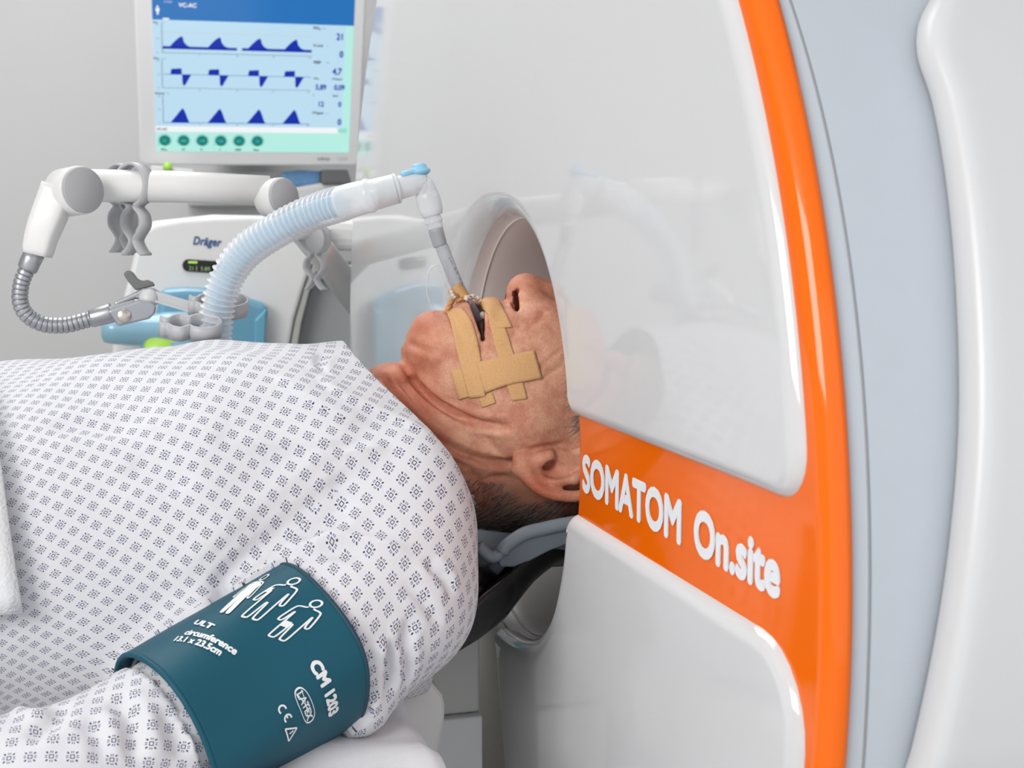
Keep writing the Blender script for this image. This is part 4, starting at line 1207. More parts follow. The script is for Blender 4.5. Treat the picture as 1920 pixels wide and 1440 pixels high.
def human(arm, fill=None):
    """outline figure, 1 high: simple standing person with the cuff drawn on an arm or a leg"""
    o = [ring2d(0, 0.90, 0.085, 0.034, 28)]
    body = [(-0.05, 0.80), (-0.07, 0.775), (-0.17, 0.76), (-0.22, 0.70), (-0.27, 0.42), (-0.245, 0.375), (-0.20, 0.40), (-0.155, 0.62), (-0.15, 0.40), (-0.15, 0.06), (-0.12, 0.02), (-0.07, 0.02), (-0.04, 0.06), (-0.015, 0.36), (0.01, 0.36), (0.04, 0.06), (0.07, 0.02), (0.12, 0.02), (0.15, 0.06), (0.15, 0.40), (0.155, 0.62), (0.20, 0.40), (0.245, 0.375), (0.27, 0.42), (0.22, 0.70), (0.17, 0.76), (0.07, 0.775), (0.05, 0.80)]
    B = spline([(x, y, 0) for x, y in body], 160); o.append(line2d(B[:, :2], 0.032))
    if fill == 'arm': o.append((np.array([(-0.255, .56, 0), (-0.165, .58, 0), (-0.155, .69, 0), (-0.235, .67, 0)]), [[0, 1, 2, 3]]))
    if fill == 'leg': o.append((np.array([(-0.145, .27, 0), (-0.02, .27, 0), (-0.02, .40, 0), (-0.145, .40, 0)]), [[0, 1, 2, 3]]))
    if fill == 'all':
        o.append((np.array([(-.2, .7, 0), (-.15, .4, 0), (-.13, .03, 0), (-.03, .03, 0), (0, .36, 0), (.03, .03, 0), (.13, .03, 0), (.15, .4, 0), (.2, .7, 0), (.05, .78, 0), (-.05, .78, 0)]), [list(range(11))]))
    return join(*o)
# figures: feet at p0, width direction p1, head direction p2
for nm, p0, p1, p2, fl_ in (('figure_print', (516, 1199), (560, 1213), (593, 1134), 'leg'), ('figure_print', (468, 1164), (512, 1177), (553, 1093), 'arm'), ('figure_print', (421, 1152), (447, 1160), (496, 1084), 'all')):
    f_ = print_frame(p0, p1, p2, False); V, F = human(1, fl_)
    put_print(nm, V, F, f_, 0.44, 0.90)
def textline(name, s, p0, p1, p2, b=0.03):
    try:
        f_ = print_frame(p0, p1, p2); V, F, w_ = norm_text(s, b); put_print(name, V, F, f_, w_, 0.72)
    except Exception as ex: print('text failed', s, ex)
textline('size_print', 'ULT', (362, 1171), (397, 1183), (372, 1163), 0.05)
textline('size_print', 'circumference', (345, 1191), (441, 1230), (352, 1182), 0.05)
textline('size_print', '13.1 x 23.5cm', (326, 1203), (413, 1232), (333, 1194), 0.05)
textline('code_print', 'CM 1203', (576, 1243), (616, 1347), (595, 1230), 0.06)
V, F = join((lambda t: (t[0] * np.array([1, 1, 1]), t[1]))(boldtext('LATEX', 0.02, 6)))
V = V.copy(); V[:, 0] -= V[:, 0].min(); V[:, 0] *= 1.0 / V[:, 0].max(); V[:, 1] = V[:, 1] / 0.72 * 0.56 + 0.22
V[:, 0] = V[:, 0] * 0.80 + 0.10
a_ = np.linspace(0, 2 * PI, 80); sq = lambda c: np.sign(c) * np.abs(c) ** 0.6
pill = line2d(np.c_[0.5 + 0.5 * sq(np.cos(a_)), 0.5 + 0.5 * np.sign(np.sin(a_)) * np.abs(np.sin(a_)) ** 0.85], 0.05)
cross1 = line2d([(0.08, 0.72), (0.92, 0.28)], 0.045); cross2 = line2d([(0.08, 0.28), (0.92, 0.72)], 0.045)
V, F = join((V, F), pill, cross1, cross2)
put_print('latex_print', V, F, print_frame((545, 1297), (571, 1362), (568, 1289)), 1.0, 0.9)
CEm = join(ring2d(0.32, 0.36, 0.30, 0.14, 20, PI * 0.35, PI * 1.65), ring2d(1.15, 0.36, 0.30, 0.14, 20, PI * 0.35, PI * 1.65), line2d([(0.86, 0.36), (1.12, 0.36)], 0.13))
put_print('mark_print', *CEm, print_frame((517, 1328), (536, 1359), (533, 1321)), 1.45, 0.72)
tri = join(line2d([(0, 0), (1.0, 0.0)], 0.12), line2d([(1, 0), (0.5, 0.95)], 0.12), line2d([(0.5, 0.95), (0, 0)], 0.12), line2d([(0.5, 0.2), (0.5, 0.6)], 0.1))
put_print('warning_print', *tri, print_frame((534, 1368), (540, 1391), (553, 1364)), 1.0, 0.95)
# ------------------------------------------------------------------ adhesive tapes on the face
TAPE = M('tan_cloth_tape', (0.74, 0.43, 0.20), 0.8, spec=0.25, noise=0.22, nscale=900, bump=0.7, bscale=1800)
def tape(name, left, right, lift, label, n=34, m=10, group='tan cloth tape strips on the face'):
    L_ = spline([(u, v, 0) for u, v in left], n); R_ = spline([(u, v, 0) for u, v in right], n); P = np.zeros((n, m, 3)); Nn = np.zeros((n, m, 3))
    for i in range(n):
        for j in range(m):
            t = j / (m - 1); q = L_[i] * (1 - t) + R_[i] * t; h = hit(bv, q[0], q[1])
            if h is None or h[0][1] > 1.13: P[i, j] = np.nan; continue
            P[i, j] = h[0]; Nn[i, j] = h[1]
    # bridge gaps over hollows: smooth the strip a little
    for j in range(m):
        for ax in range(3):
            c = P[:, j, ax]; ok = ~np.isnan(c)
            if ok.sum() > 3: P[:, j, ax] = np.interp(np.arange(n), np.where(ok)[0], c[ok])
            c = Nn[:, j, ax]; Nn[:, j, ax] = np.interp(np.arange(n), np.where(ok)[0], c[ok]) if ok.sum() > 3 else c
    for _ in range(6):
        Q = P.copy(); Q[1:-1] = 0.5 * P[1:-1] + 0.25 * (P[2:] + P[:-2]); Q[:, 1:-1] = 0.5 * Q[:, 1:-1] + 0.25 * (Q[:, 2:] + Q[:, :-2])
        K_ = Nn.copy(); K_[1:-1] = 0.5 * Nn[1:-1] + 0.25 * (Nn[2:] + Nn[:-2]); Nn = K_
        # never sink below the skin
        dd = ((Q - P) * Nn).sum(2); Q = np.where((dd < 0)[..., None], Q - Nn * dd[..., None], Q); P = Q
    Nn /= np.linalg.norm(Nn, axis=2)[..., None] + 1e-9
    V = (P + Nn * (0.0004 + lift)).reshape(-1, 3); F = [[i * m + j, i * m + j + 1, i * m + m + j + 1, i * m + m + j] for i in range(n - 1) for j in range(m - 1)]
    o = mk(name, V, F, TAPE, solid=0.0004); o.modifiers['solid'].offset = 0
    return tag(o, label, 'tape', group)
tape('adhesive_tape', [(898, 748), (905, 764)], [(923, 735), (930, 755)], 0.0006, 'short stub of tan tape poking out below the crossing strips, nearest the jaw', n=10)
tape('adhesive_tape', [(912, 582), (921, 621), (935, 673), (950, 722), (960, 752)], [(936, 596), (949, 620), (964, 666), (981, 718), (988, 748)], 0.0006, 'narrow tan tape strip running down from the upper lip across the cheek')
tape('adhesive_tape', [(844, 695), (852, 722), (861, 749)], [(905, 686), (908, 712), (915, 735)], 0.0008, 'wide tan tape piece at the jaw, under the long chin strip', n=16)
tape('adhesive_tape', [(834, 584), (845, 610), (856, 655), (867, 700), (880, 746)], [(866, 578), (884, 602), (895, 640), (904, 685), (911, 744)], 0.0011, 'long tan tape strip from the lower lip over the chin to the jaw')
tape('adhesive_tape', [(900, 562), (909, 582), (921, 600), (934, 617)], [(934, 566), (945, 583), (953, 600), (960, 615)], 0.0009, 'short wide tan tape over the upper lip beside the nostril', n=20)
tape('adhesive_tape', [(893, 681), (935, 672), (970, 664), (1001, 658)], [(910, 737), (953, 722), (985, 716), (1015, 710)], 0.0017, 'broad tan tape lying crosswise over the cheek strips', n=24)

# ------------------------------------------------------------------ breathing tube (endotracheal)
YT = 1.098
def A3(px, y0, y1=None, n=40):
    y1 = y0 if y1 is None else y1; k = len(px)
    P = np.array([Y(u, v, y0 + (y1 - y0) * i / (k - 1)) for i, (u, v) in enumerate(px)]); return spline(P, n)
et = root('breathing_tube', Y(860, 560, YT), 'clear curved tube taped into the mouth, with grey connector and thin side line', 'tube')
tp = A3([(817, 432), (828, 462), (843, 500), (860, 540), (880, 575), (897, 602)], 1.105, YT, 60)
mk('tube_wall', *tube(tp, np.interp(np.linspace(0, 1, 60), [0, 0.16, 0.17, 1], [0.0050, 0.0050, 0.0056, 0.0052]), 20), ETTM, et)
mk('tube_bore', *tube(tp, 0.0034, 14), M('tube_inner_grey', (0.5, 0.51, 0.55), 0.3, alpha=0.12), et)
mk('connector', *tube(A3([(816, 428), (826, 462)], 1.105, 1.104, 8), np.array([0.0060, 0.0064, 0.0064, 0.0063, 0.0062, 0.0061, 0.0060, 0.0058]), 20), M('smoke_connector', (0.46, 0.47, 0.50), 0.14, alpha=0.6), et)
V, F = text2d('I.D. 8.0  0.0.', 1.0); w_ = V[:, 0].max()
pt = A3([(841, 484), (867, 536)], 1.0915, 1.0905, 2); ex = (pt[1] - pt[0]); ey = nrm(np.cross(ex, cF)); 
W = pt[0] + V[:, :1] / w_ * ex + V[:, 1:2] / 0.7 * 0.0016 * ey - cF * 0.0008
mk('depth_marking', W, F, INKD, et, smooth=False)
mk('pilot_line', *tube(A3([(846, 546), (838, 528), (826, 503), (815, 498), (804, 508), (800, 530), (802, 555), (810, 575), (818, 590)], 1.092, 1.094, 80), 0.00085, 8), CLEAR, et)
o = mk('tube_wrap', *tube(A3([(851, 537), (862, 552), (870, 564)], 1.1005, YT, 12), np.array([.0066, .0067, .0066, .0067, .0068, .0067, .0066, .0067, .0068, .0066, .0067, .0066]), 20, cap=False), WRAP, solid=0.0006)
tag(o, 'tan tape wound round the tube just above the lips', 'tape')
def crumple():
    P = A3([(838, 585), (844, 572), (848, 560), (853, 556), (862, 562), (868, 560)], 1.088, 1.092, 26)
    P[:, 2] += 0.001 * np.sin(np.arange(26) * 1.3); wd = nrm([0.3, -0.2, 0.9])
    a = ribbon(P, nrm([0.9, 0.35, 0.25]), 0.0075, 0.0006); return a
o = mk('tape_tail', *crumple(), TAPE); tag(o, 'crumpled tan tape end twisted up from the chin to the tube', 'tape')
gz = A3([(872, 560), (880, 557), (888, 557), (896, 560), (902, 566)], 1.086, 1.094, 30); gz += 0.0004 * np.random.RandomState(2).randn(30, 3)
o = mk('gauze_wad', *tube(gz, 0.0019 + 0.0002 * np.sin(np.arange(30)), 9), GAUZE); tag(o, 'small off-white gauze wad tucked beside the tube at the upper lip', 'gauze')
gz = A3([(846, 545), (848, 552), (853, 558)], 1.089, 1.089, 14)
o = mk('gauze_wad', *tube(gz, 0.0017 + 0.0002 * np.sin(np.arange(14)), 9), GAUZE); tag(o, 'tiny pale gauze twist beside the tube wrap, on the chin side', 'gauze')

# ------------------------------------------------------------------ elbow connector with blue cap
el = root('elbow_connector', Y(805, 400, 1.105), 'frosted clear elbow connector with a blue cap between hose and tube', 'connector')
yy = 1.108
vt = lambda *p: np.array([Y(u, v, yy) for u, v in p])
def seg(px, r, mat=FROST, n=None, name='body_section', segs=28):
    P = np.array([Y(u, v, yy) for u, v in px]); n = n or max(len(r), 2)
    P = spline(P, n) if len(P) > 1 else P; rr = np.interp(np.linspace(0, 1, n), np.linspace(0, 1, len(r)), r)
    return mk(name, *tube(P, rr, segs), mat, el)
seg([(700, 364), (776, 345), (797, 342)], [0.0112, 0.0112, 0.0106, 0.0100, 0.0096, 0.0094, 0.008], name='side_arm', n=30)
seg([(788, 336), (797, 352), (803, 366)], [0.0065, 0.0088, 0.0090, 0.0090], name='elbow', n=16)
seg([(800, 362), (811, 404)], [0.0094, 0.0104, 0.0104, 0.0104, 0.0102, 0.0098, 0.0085], name='swivel', n=24)
seg([(810, 404), (818, 431)], [0.0070, 0.0070, 0.0078, 0.0066, 0.0066, 0.0062], CLEAR, name='collar', n=18)
# cap: disc, knob and strap
ax_ = nrm(Y(784, 300, yy) - Y(788, 334, yy))
mk('cap', *lathe(Y(788, 329, yy), ax_, [(0, 0.0060), (0.002, 0.0085), (0.0035, 0.0092), (0.005, 0.0085), (0.0062, 0.0066), (0.0085, 0.0060), (0.0098, 0.005), (0.010, 0.001)], 28), CAPB, el)
sp_ = np.array([Y(u, v, yy - 0.004) for u, v in [(752, 329), (762, 325), (772, 322), (784, 319), (796, 316)]])
mk('cap_strap', *tube(spline(sp_, 20), np.interp(np.linspace(0, 1, 20), [0, .1, .5, 1], [0.0016, 0.0026, 0.0024, 0.0024]), 12), CAPB, el)
ring = [(0, 0.0112), (0.001, 0.0128), (0.002, 0.0128), (0.003, 0.0112)]
axh = nrm(Y(776, 345, yy) - Y(700, 364, yy))
mk('joint_ring', *lathe(Y(740, 354, yy), axh, ring, 28), FROST, el)

# ------------------------------------------------------------------ corrugated hose
ho = root('breathing_hose', Y(410, 580, 1.2), 'clear corrugated breathing hose with pale blue lining arching to the mouth', 'hose')
hp_ = [Y(400, 660, 1.215), Y(404, 610, 1.21), Y(413, 556, 1.205), Y(432, 508, 1.20), Y(465, 468, 1.19), Y(512, 436, 1.175), Y(560, 410, 1.16), Y(605, 392, 1.145), Y(642, 381, 1.13)]
HN = 1500
HP = spline(np.array(hp_), HN); hl = np.r_[0, np.cumsum(np.linalg.norm(np.diff(HP, axis=0), axis=1))]
pitch = 0.0054
ph = (hl / pitch) % 1.0
rad = 0.0132 + 0.0024 * np.exp(-((ph - 0.5) / 0.17) ** 2)
mk('corrugated_wall', *tube(HP, rad, 28, cap=False), CLEARH, ho)
mk('blue_lining', *tube(HP[::10], 0.0098, 20, cap=False), INNERB, ho)
cf = [Y(640, 382, 1.13), Y(665, 374, 1.122), Y(700, 365, 1.112), Y(742, 354, 1.108)]
mk('hose_cuff', *tube(spline(cf, 40), np.interp(np.linspace(0, 1, 40), [0, 0.02, 0.05, 0.5, 0.52, 0.58, 0.6, 1], [0.0142, 0.0152, 0.0150, 0.0140, 0.0146, 0.0146, 0.0132, 0.0125]), 28, cap=False), FROST, ho)

# ------------------------------------------------------------------ support arm with gooseneck and hose holder
YA = 1.26
arm = root('support_arm', Y(530, 370, YA), 'white jointed support arm ending in a grey gooseneck and hose holder', 'support arm')
def PA(u, v, y=YA): return Y(u, v, y)
mk('upper_tube', *tube([PA(142, 352, 1.29), PA(170, 348, 1.29), PA(330, 350, 1.28), PA(505, 358, 1.265)], [0.0155, 0.0150, 0.0145, 0.0140], 32), WPLA, arm)
axj = nrm(cR * 0.77 - cF * 0.64)
def joint(c, half, r, name, backr=None):
    j = mk(name, *lathe(c, axj, [(-half, r * 0.80), (-half * 0.96, r * 0.9), (-half * 0.85, r), (half * 0.9, r), (half, r * 0.97)], 40), WPLA, arm)
    mk('joint_cap', *lathe(c + axj * half, axj, [(-0.001, r * 0.93), (0.0022, r * 0.95), (0.0035, r * 0.90), (0.0038, r * 0.001)], 40), CAPG, j)
    return j
joint(PA(137, 359), 0.0145, 0.0215, 'elbow_joint')
joint(PA(516, 371), 0.011, 0.018, 'far_joint')
mk('rear_tube', *tube([PA(520, 372, 1.27), PA(560, 420, 1.6), PA(602, 472, 2.0), PA(690, 590, 2.12)], [0.014, 0.018, 0.022, 0.024], 28), WPLA, arm)
# lower link: tapered boxy
lk = []
P0 = [PA(112, 352), PA(96, 395), PA(79, 440), PA(70, 478)]
lp = spline(np.array(P0), 14); T, Nn, Bn = frames(lp)
V = []; F = []; nn_ = 28
for i in range(14):
    s = i / 13; a1, a2 = np.interp(s, [0, 0.5, 0.93, 1], [0.0145, 0.0140, 0.0122, 0.0112]), np.interp(s, [0, 0.5, 0.93, 1], [0.0135, 0.013, 0.0115, 0.0105])
    for t in np.linspace(0, 2 * PI, nn_, endpoint=False):
        c, s_ = math.cos(t), math.sin(t); e = 0.45
        V.append(lp[i] + nrm(np.cross(T[i], cF)) * a1 * np.sign(c) * abs(c) ** e + nrm(np.cross(T[i], np.cross(T[i], cF))) * a2 * np.sign(s_) * abs(s_) ** e)
for i in range(13):
    for j in range(nn_): k = (j + 1) % nn_; F.append([i * nn_ + j, i * nn_ + k, (i + 1) * nn_ + k, (i + 1) * nn_ + j])
F.append(list(range(nn_))); F.append([13 * nn_ + j for j in range(nn_)])
mk('lower_link', V, F, WPLA, arm)
mk('neck_collar', *tube([PA(65, 474), PA(58, 488), PA(52, 502), PA(50, 506)], [0.0092, 0.0090, 0.0088, 0.0080], 24), METAL, arm)
gp = spline(np.array([PA(51, 503), PA(40, 532), PA(38, 566), PA(52, 592), PA(82, 608), PA(120, 610), PA(152, 603), PA(176, 596)]), 900)
gl = np.r_[0, np.cumsum(np.linalg.norm(np.diff(gp, axis=0), axis=1))]; gph = (gl / 0.0044) % 1
mk('gooseneck', *tube(gp, 0.0072 - 0.0011 * np.exp(-((gph - 0.5) / 0.10) ** 2), 20), METAL, arm)
mk('gooseneck_ferrule', *tube([PA(168, 598), PA(172, 597), PA(205, 588), PA(212, 586)], [0.0072, 0.0082, 0.0088, 0.0088], 24), METAL, arm)
# clamp head: two cheeks with a ball between
YC = 1.235
cheek1 = [(202, 583), (262, 563), (282, 564), (293, 574), (291, 588), (280, 598), (221, 612)]
mk('clamp_cheek', *slab(cheek1, YC, 0.008), METAL, arm, smooth=False, bevel=0.0018)
cheek2 = [(214, 566), (250, 550), (268, 541), (288, 540), (303, 549), (310, 562), (300, 570), (285, 572), (255, 560), (216, 575)]
mk('clamp_cheek', *slab(cheek2, YC + 0.012, 0.010), METAL, arm, smooth=False, bevel=0.0018)
mk('clamp_body', *slab([(204, 576), (250, 562), (262, 575), (262, 592), (220, 602)], YC + 0.007, 0.011), METAL, arm, smooth=False, bevel=0.001)
mk('screw', *lathe(Y(233, 592, YC), -cF + 0.35 * cR, [(-0.002, 0.0062), (0.0012, 0.0062), (0.002, 0.0054), (0.0021, 0.0001)], 28), STEEL, arm)
V, F = lathe(Y(279, 560, YC + 0.012), (0, 0, 1), [(-0.0088 * math.cos(a), max(0.0088 * math.sin(a), 0.0002)) for a in np.linspace(0, PI, 18)], 28)
mk('ball', V, F, WPLA2, arm)
lev = [(231, 514), (236, 508), (244, 507), (251, 512), (258, 522), (266, 527), (277, 525), (287, 529), (292, 536), (275, 540), (255, 545), (252, 542), (240, 528)]
mk('clamp_lever', *slab(lev, YC + 0.020, 0.007), DGREY, arm, smooth=False, bevel=0.0022)
mk('lever_tip', *slab([(303, 556), (312, 551), (319, 556), (322, 564), (312, 566)], YC + 0.018, 0.008), DGREY, arm, smooth=False, bevel=0.0015)
rod = [Y(290, 564, YC + 0.01), Y(385, 592, YC - 0.005)]
mk('holder_rod', *join(ribbon(spline(np.array(rod), 6), (0, 1, 0), 0.009, 0.0022), ribbon(spline(np.array(rod), 6) + np.array([0, 0, 0.0045]), (0, 1, 0), 0.0022, 0.009)), CLIPM, arm, smooth=False)
# two ring clips lying one before the other
tiltv = nrm([0.05, -0.36, 0.93]); bk = nrm(np.cross(tiltv, nrm([1, 0, 0])));
def ring_clip(c, side, name):
    """open ring with wavy lead-in, in the tilted plane; local p = right, q = back"""
    r = 0.0148; pts = []
    for a in np.linspace(-2.55, 2.45, 26): pts.append((r * math.cos(a), r * math.sin(a)))
    tail1 = [(-0.046, -0.0005), (-0.043, -0.0035), (-0.037, -0.0045), (-0.031, -0.010), (-0.022, -0.0125), (-0.016, -0.0100)]
    tail2 = [(-0.0135, 0.0105), (-0.021, 0.0150), (-0.030, 0.0125), (-0.036, 0.0070), (-0.041, 0.0075), (-0.045, 0.0110)]
    P = np.array(tail1 + pts + tail2); P = np.where(P[:, :1] < -0.0135, np.c_[-0.0135 + (P[:, 0] + 0.0135) * 0.72, P[:, 1]], P); P3 = c + P[:, :1] * np.array([1, 0, 0]) + P[:, 1:2] * bk
    return mk(name, *ribbon(spline(P3, 120), tiltv, 0.0135, 0.0022), CLIPM, arm)
ring_clip(Y(433, 574, YC - 0.004), 1, 'hose_clip')
ring_clip(Y(382, 614, YC - 0.045), 1, 'hose_clip')
mk('clip_web', *slab([(383, 592), (402, 566), (409, 566), (402, 600), (388, 606)], YC - 0.02, 0.012), CLIPM, arm, smooth=False, bevel=0.001)

# line clips on the arm tube
def line_clip(c, rot, s, label):
    pts = []
    r = 0.0190
    for a in np.linspace(math.radians(250), math.radians(-70), 30): pts.append((r * math.cos(a), r * math.sin(a)))
    right = [(0.0045, -0.021), (0.0115, -0.028), (0.0125, -0.038), (0.0050, -0.047), (0.0025, -0.052), (0.0075, -0.060), (0.0125, -0.064)]
    left = [(-x, y) for x, y in right][::-1]
    P = np.array(left + pts + right) * s; d = np.array([math.cos(rot), math.sin(rot), 0]); ax = np.array([-math.sin(rot), math.cos(rot), 0])
    P3 = np.asarray(c) + P[:, :1] * d + P[:, 1:2] * np.array([0, 0, 1.0])
    o = mk('line_clip', *ribbon(spline(P3, 140), ax, 0.0135 * s, 0.0022 * s), CLIPM)
    return tag(o, label, 'clip', 'hose clips on the support arm')
line_clip(PA(252, 346, 1.285), math.radians(-48), 1.0, 'grey wavy hose clip on the arm tube, the one nearer the elbow cap side')
line_clip(PA(228, 346, 1.315), math.radians(-48), 0.98, 'grey wavy hose clip just behind the front clip on the arm tube')
line_clip(PA(590, 447, 1.6), math.radians(-40), 0.95, 'grey wavy hose clip below the corrugated hose, on the rear arm')
bpy.data.objects['line_clip']['label'] = 'front grey wavy hose clip hanging on the white arm tube'

# ------------------------------------------------------------------ ventilator
YV = 2.30
ve = root('ventilator', Y(400, 640, 2.5) * np.array([1, 1, 0]), 'white ventilator with rounded front, blue flap and small black readout', 'ventilator')
front = [(196, 900), (212, 640), (228, 575), (245, 510), (256, 460), (268, 433), (290, 420), (340, 411), (400, 407), (470, 405), (540, 408), (600, 418), (612, 430), (604, 450), (585, 495), (568, 545), (552, 600), (541, 660), (536, 760), (534, 900)]
mk('front_panel', *slab(front, YV, 0.05), VPAN, ve, smooth=False, bevel=0.018)
trim = [(540, 900), (546, 660), (560, 590), (578, 530), (600, 478), (618, 436), (630, 420), (622, 428), (612, 470), (590, 530), (574, 590), (562, 660), (556, 900)]
mk('panel_trim', *slab([(534, 900), (541, 660), (552, 600), (568, 545), (585, 495), (604, 450), (612, 430), (622, 428), (614, 452), (597, 500), (580, 550), (566, 605), (556, 665), (552, 900)], YV + 0.01, 0.06), VEDGE, ve, smooth=False, bevel=0.004)
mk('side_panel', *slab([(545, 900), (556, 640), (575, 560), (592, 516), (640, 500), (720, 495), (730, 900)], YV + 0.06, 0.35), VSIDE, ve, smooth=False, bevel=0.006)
mk('shelf', *slab([(560, 520), (590, 500), (700, 495), (720, 520), (720, 530), (590, 522)], YV + 0.04, 0.3), WPLA2, ve, smooth=False, bevel=0.004)
mk('top_cover', *slab([(260, 440), (290, 414), (400, 402), (600, 406), (700, 412), (700, 470), (300, 470)], YV + 0.05, 0.35), VPAN, ve, smooth=False, bevel=0.02)
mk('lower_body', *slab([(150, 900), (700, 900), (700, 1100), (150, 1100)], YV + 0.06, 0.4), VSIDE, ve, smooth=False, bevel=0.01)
fl_ = mk('blue_flap', *slab([(292, 900), (288, 640), (292, 590), (298, 552), (308, 541), (350, 539), (395, 541), (450, 553), (505, 571), (500, 620), (488, 680), (470, 900)], YV - 0.045, 0.05), BLUEP, ve, smooth=False, bevel=0.012)
mk('flap_inner_edge', *slab([(478, 600), (500, 578), (497, 640), (482, 900), (466, 900), (476, 660)], YV - 0.05, 0.01), M('deep_blue_edge', (0.13, 0.38, 0.52), 0.3), fl_, smooth=False, bevel=0.003)
mk('water_trap', *lathe(Y(190, 617, YV - 0.09), nrm([1, 0.1, -0.05]), [(0, 0.012), (0.004, 0.021), (0.02, 0.024), (0.05, 0.026), (0.08, 0.026), (0.10, 0.030), (0.13, 0.032), (0.15, 0.028)], 28), BLUEL, ve)
mk('green_valve', *lathe(Y(305, 655, YV - 0.1), (0, -1, 0.25), [(0, 0.028), (0.006, 0.030), (0.010, 0.026), (0.012, 0.001)], 28), GREEN, ve)
mk('valve_cover', *lathe(Y(318, 650, YV - 0.09), (0, -1, 0.3), [(0, 0.042), (0.01, 0.045), (0.018, 0.03), (0.02, 0.001)], 28), BLUEL, ve)
q0 = Y(230, 1000, YV + 0.1); q1 = Y(640, 1000, YV + 0.1)
mk('pedestal', *box((q0[0], YV + 0.08, 0.12), (q1[0], YV + 0.42, q0[2] + 0.1)), VSIDE, ve, smooth=False, bevel=0.02)
for sx_ in (0, 1):
    for sy_ in (0.1, 0.4):
        mk('caster', *lathe((q0[0] + 0.03 + sx_ * (q1[0] - q0[0] - 0.06) - 0.015, YV + sy_, 0.06), (1, 0, 0), [(0, 0.055), (0.004, 0.06), (0.026, 0.06), (0.03, 0.055)], 24), DGREY, ve)
# readout
pill = []
for a in np.linspace(PI / 2, 3 * PI / 2, 10): pill.append((353 + 11 * math.cos(a), 497.5 - 11.5 * math.sin(a)))
for a in np.linspace(-PI / 2, PI / 2, 10): pill.append((413 + 11 * math.cos(a), 501.5 - 11.5 * math.sin(a)))
rd = mk('readout', *slab(pill, YV - 0.004, 0.006), M('readout_black', (0.012, 0.013, 0.012), 0.25), ve, smooth=False, bevel=0.0008)
LED = M('readout_led', (0.55, 0.80, 0.35), emit=0.55); LED2 = M('readout_bar', (0.5, 0.85, 0.15), emit=0.9)
def px_text(s, u, v, h, y, mat, parent, name, bold=0.02, slope=0.0, shear=0.0, sx=1.0, space=1.0):
    V, F = boldtext(s, bold, 6, shear=shear, space=space) if bold else text2d(s, 1.0, 0, shear=shear)
    a = h / 0.72; P = []
    for p in V: P.append(Y(u + p[0] * a * sx, v - p[1] * a + slope * p[0] * a * sx, y) + np.array([0, -0.05 * p[2], 0]))
    return mk(name, P, F, mat, parent, smooth=False)
px_text('21', 354, 506, 7.5, YV - 0.006, LED, rd, 'digits', 0.0, 0.06); px_text('5.89', 376, 507, 7.5, YV - 0.006, LED, rd, 'digits', 0.0, 0.06)
mk('divider', *slab([(368, 499), (369.2, 499), (369.2, 508), (368, 508)], YV - 0.0052, 0.001), LED, rd, smooth=False)
mk('level_bar', *slab([(353, 489.5), (370, 489.8), (370, 494), (353, 493.7)], YV - 0.0052, 0.001), LED2, rd, smooth=False)
px_text('Dr\u00e4ger', 361, 458, 15.5, YV - 0.001, LOGOB, ve, 'maker_logo', 0.035, 0.07, 0.28, 0.80, 1.06)

# ------------------------------------------------------------------ monitor
mo = root('monitor', Y(470, 400, 3.4), 'flat monitor with lit blue ventilation curves and white bezel', 'monitor')
BL = Y(293, 284, 3.4); BRt = Y(653, 286, 3.4); T0 = Y(308, 0, 3.26)
ex = (BRt - BL) / 360.0; ez = (T0 - BL); ez -= nrm(ex) * (ez @ nrm(ex)); ez = nrm(ez) * np.linalg.norm(T0 - BL) / 284.0
en = nrm(np.cross(ex, ez)); en = en if en[1] < 0 else -en
print('monitor lean', (T0 - BL) @ nrm(ex))
SHX = ((T0 - BL) @ nrm(ex)) / np.linalg.norm(ex) / 284.0
def mp_(a, b, d=0.0): return BL + ex * a + ez * b + en * d
def bezel():
    o_ = [(-30, -28), (382, -28), (382, 322), (-30, 322)]; a = 0.022
    V, F = prism([mp_(x, y, 0) for x, y in rounded([(p, 12) for p in o_], 6)], -en * 0.035)
    return V, F
mk('housing', *bezel(), MONW, mo, smooth=False, bevel=0.006)
pal = {}
def C_m(c, e=1.0):
    k = tuple(c)
    if k not in pal: pal[k] = (len(pal), M('screen_%d' % len(pal), c, emit=e, rough=0.2))
    return pal[k][0]
PX = []
def add2(g, c, layer):
    V, F = g; V = np.asarray(V, float); PX.append((np.array([mp_(x, y, 0.0006 + 0.00012 * layer) for x, y in V[:, :2]]), F, C_m(c)))
def sy(v): return 284 - v          # photo row to local height
def poly(pts): return np.c_[np.array(pts, float), np.zeros(len(pts))], [list(range(len(pts)))]
LB = (0.50, 0.72, 0.87); WB = (0.012, 0.16, 0.48); NAVY = (0.0, 0.022, 0.40); MINT = (0.46, 0.84, 0.76); WH = (0.88, 0.90, 0.92); TEALC = (0.0, 0.22, 0.19); INK = (0.07, 0.07, 0.09)
add2(rect2d(0, 0, 361, 300), LB, 0)
add2(rect2d(0, sy(36), 361, 300), WB, 1)
add2(rect2d(346, 0, 361, sy(37)), MINT, 1)
add2(rect2d(0, 0, 361, sy(245)), MINT, 1)
add2(rect2d(0, sy(245), 343, sy(234)), WH, 2)
add2(rect2d(338, sy(244), 355, sy(235)), (0.30, 0.72, 0.60), 3)
def txt(s, x, v, h, c, b=0.03, sx=1.0, layer=3):
    V, F = boldtext(s, b, 4) if b else text2d(s); V = V.copy(); V[:, 0] *= h / 0.72 * sx; V[:, 1] *= h / 0.72; V[:, 0] += x; V[:, 1] += sy(v); V[:, 2] = 0
    add2((V, F), c, layer)
def u0(v): return 293 + (308 - 293) * (284 - v) / 284      # screen left edge at photo row v
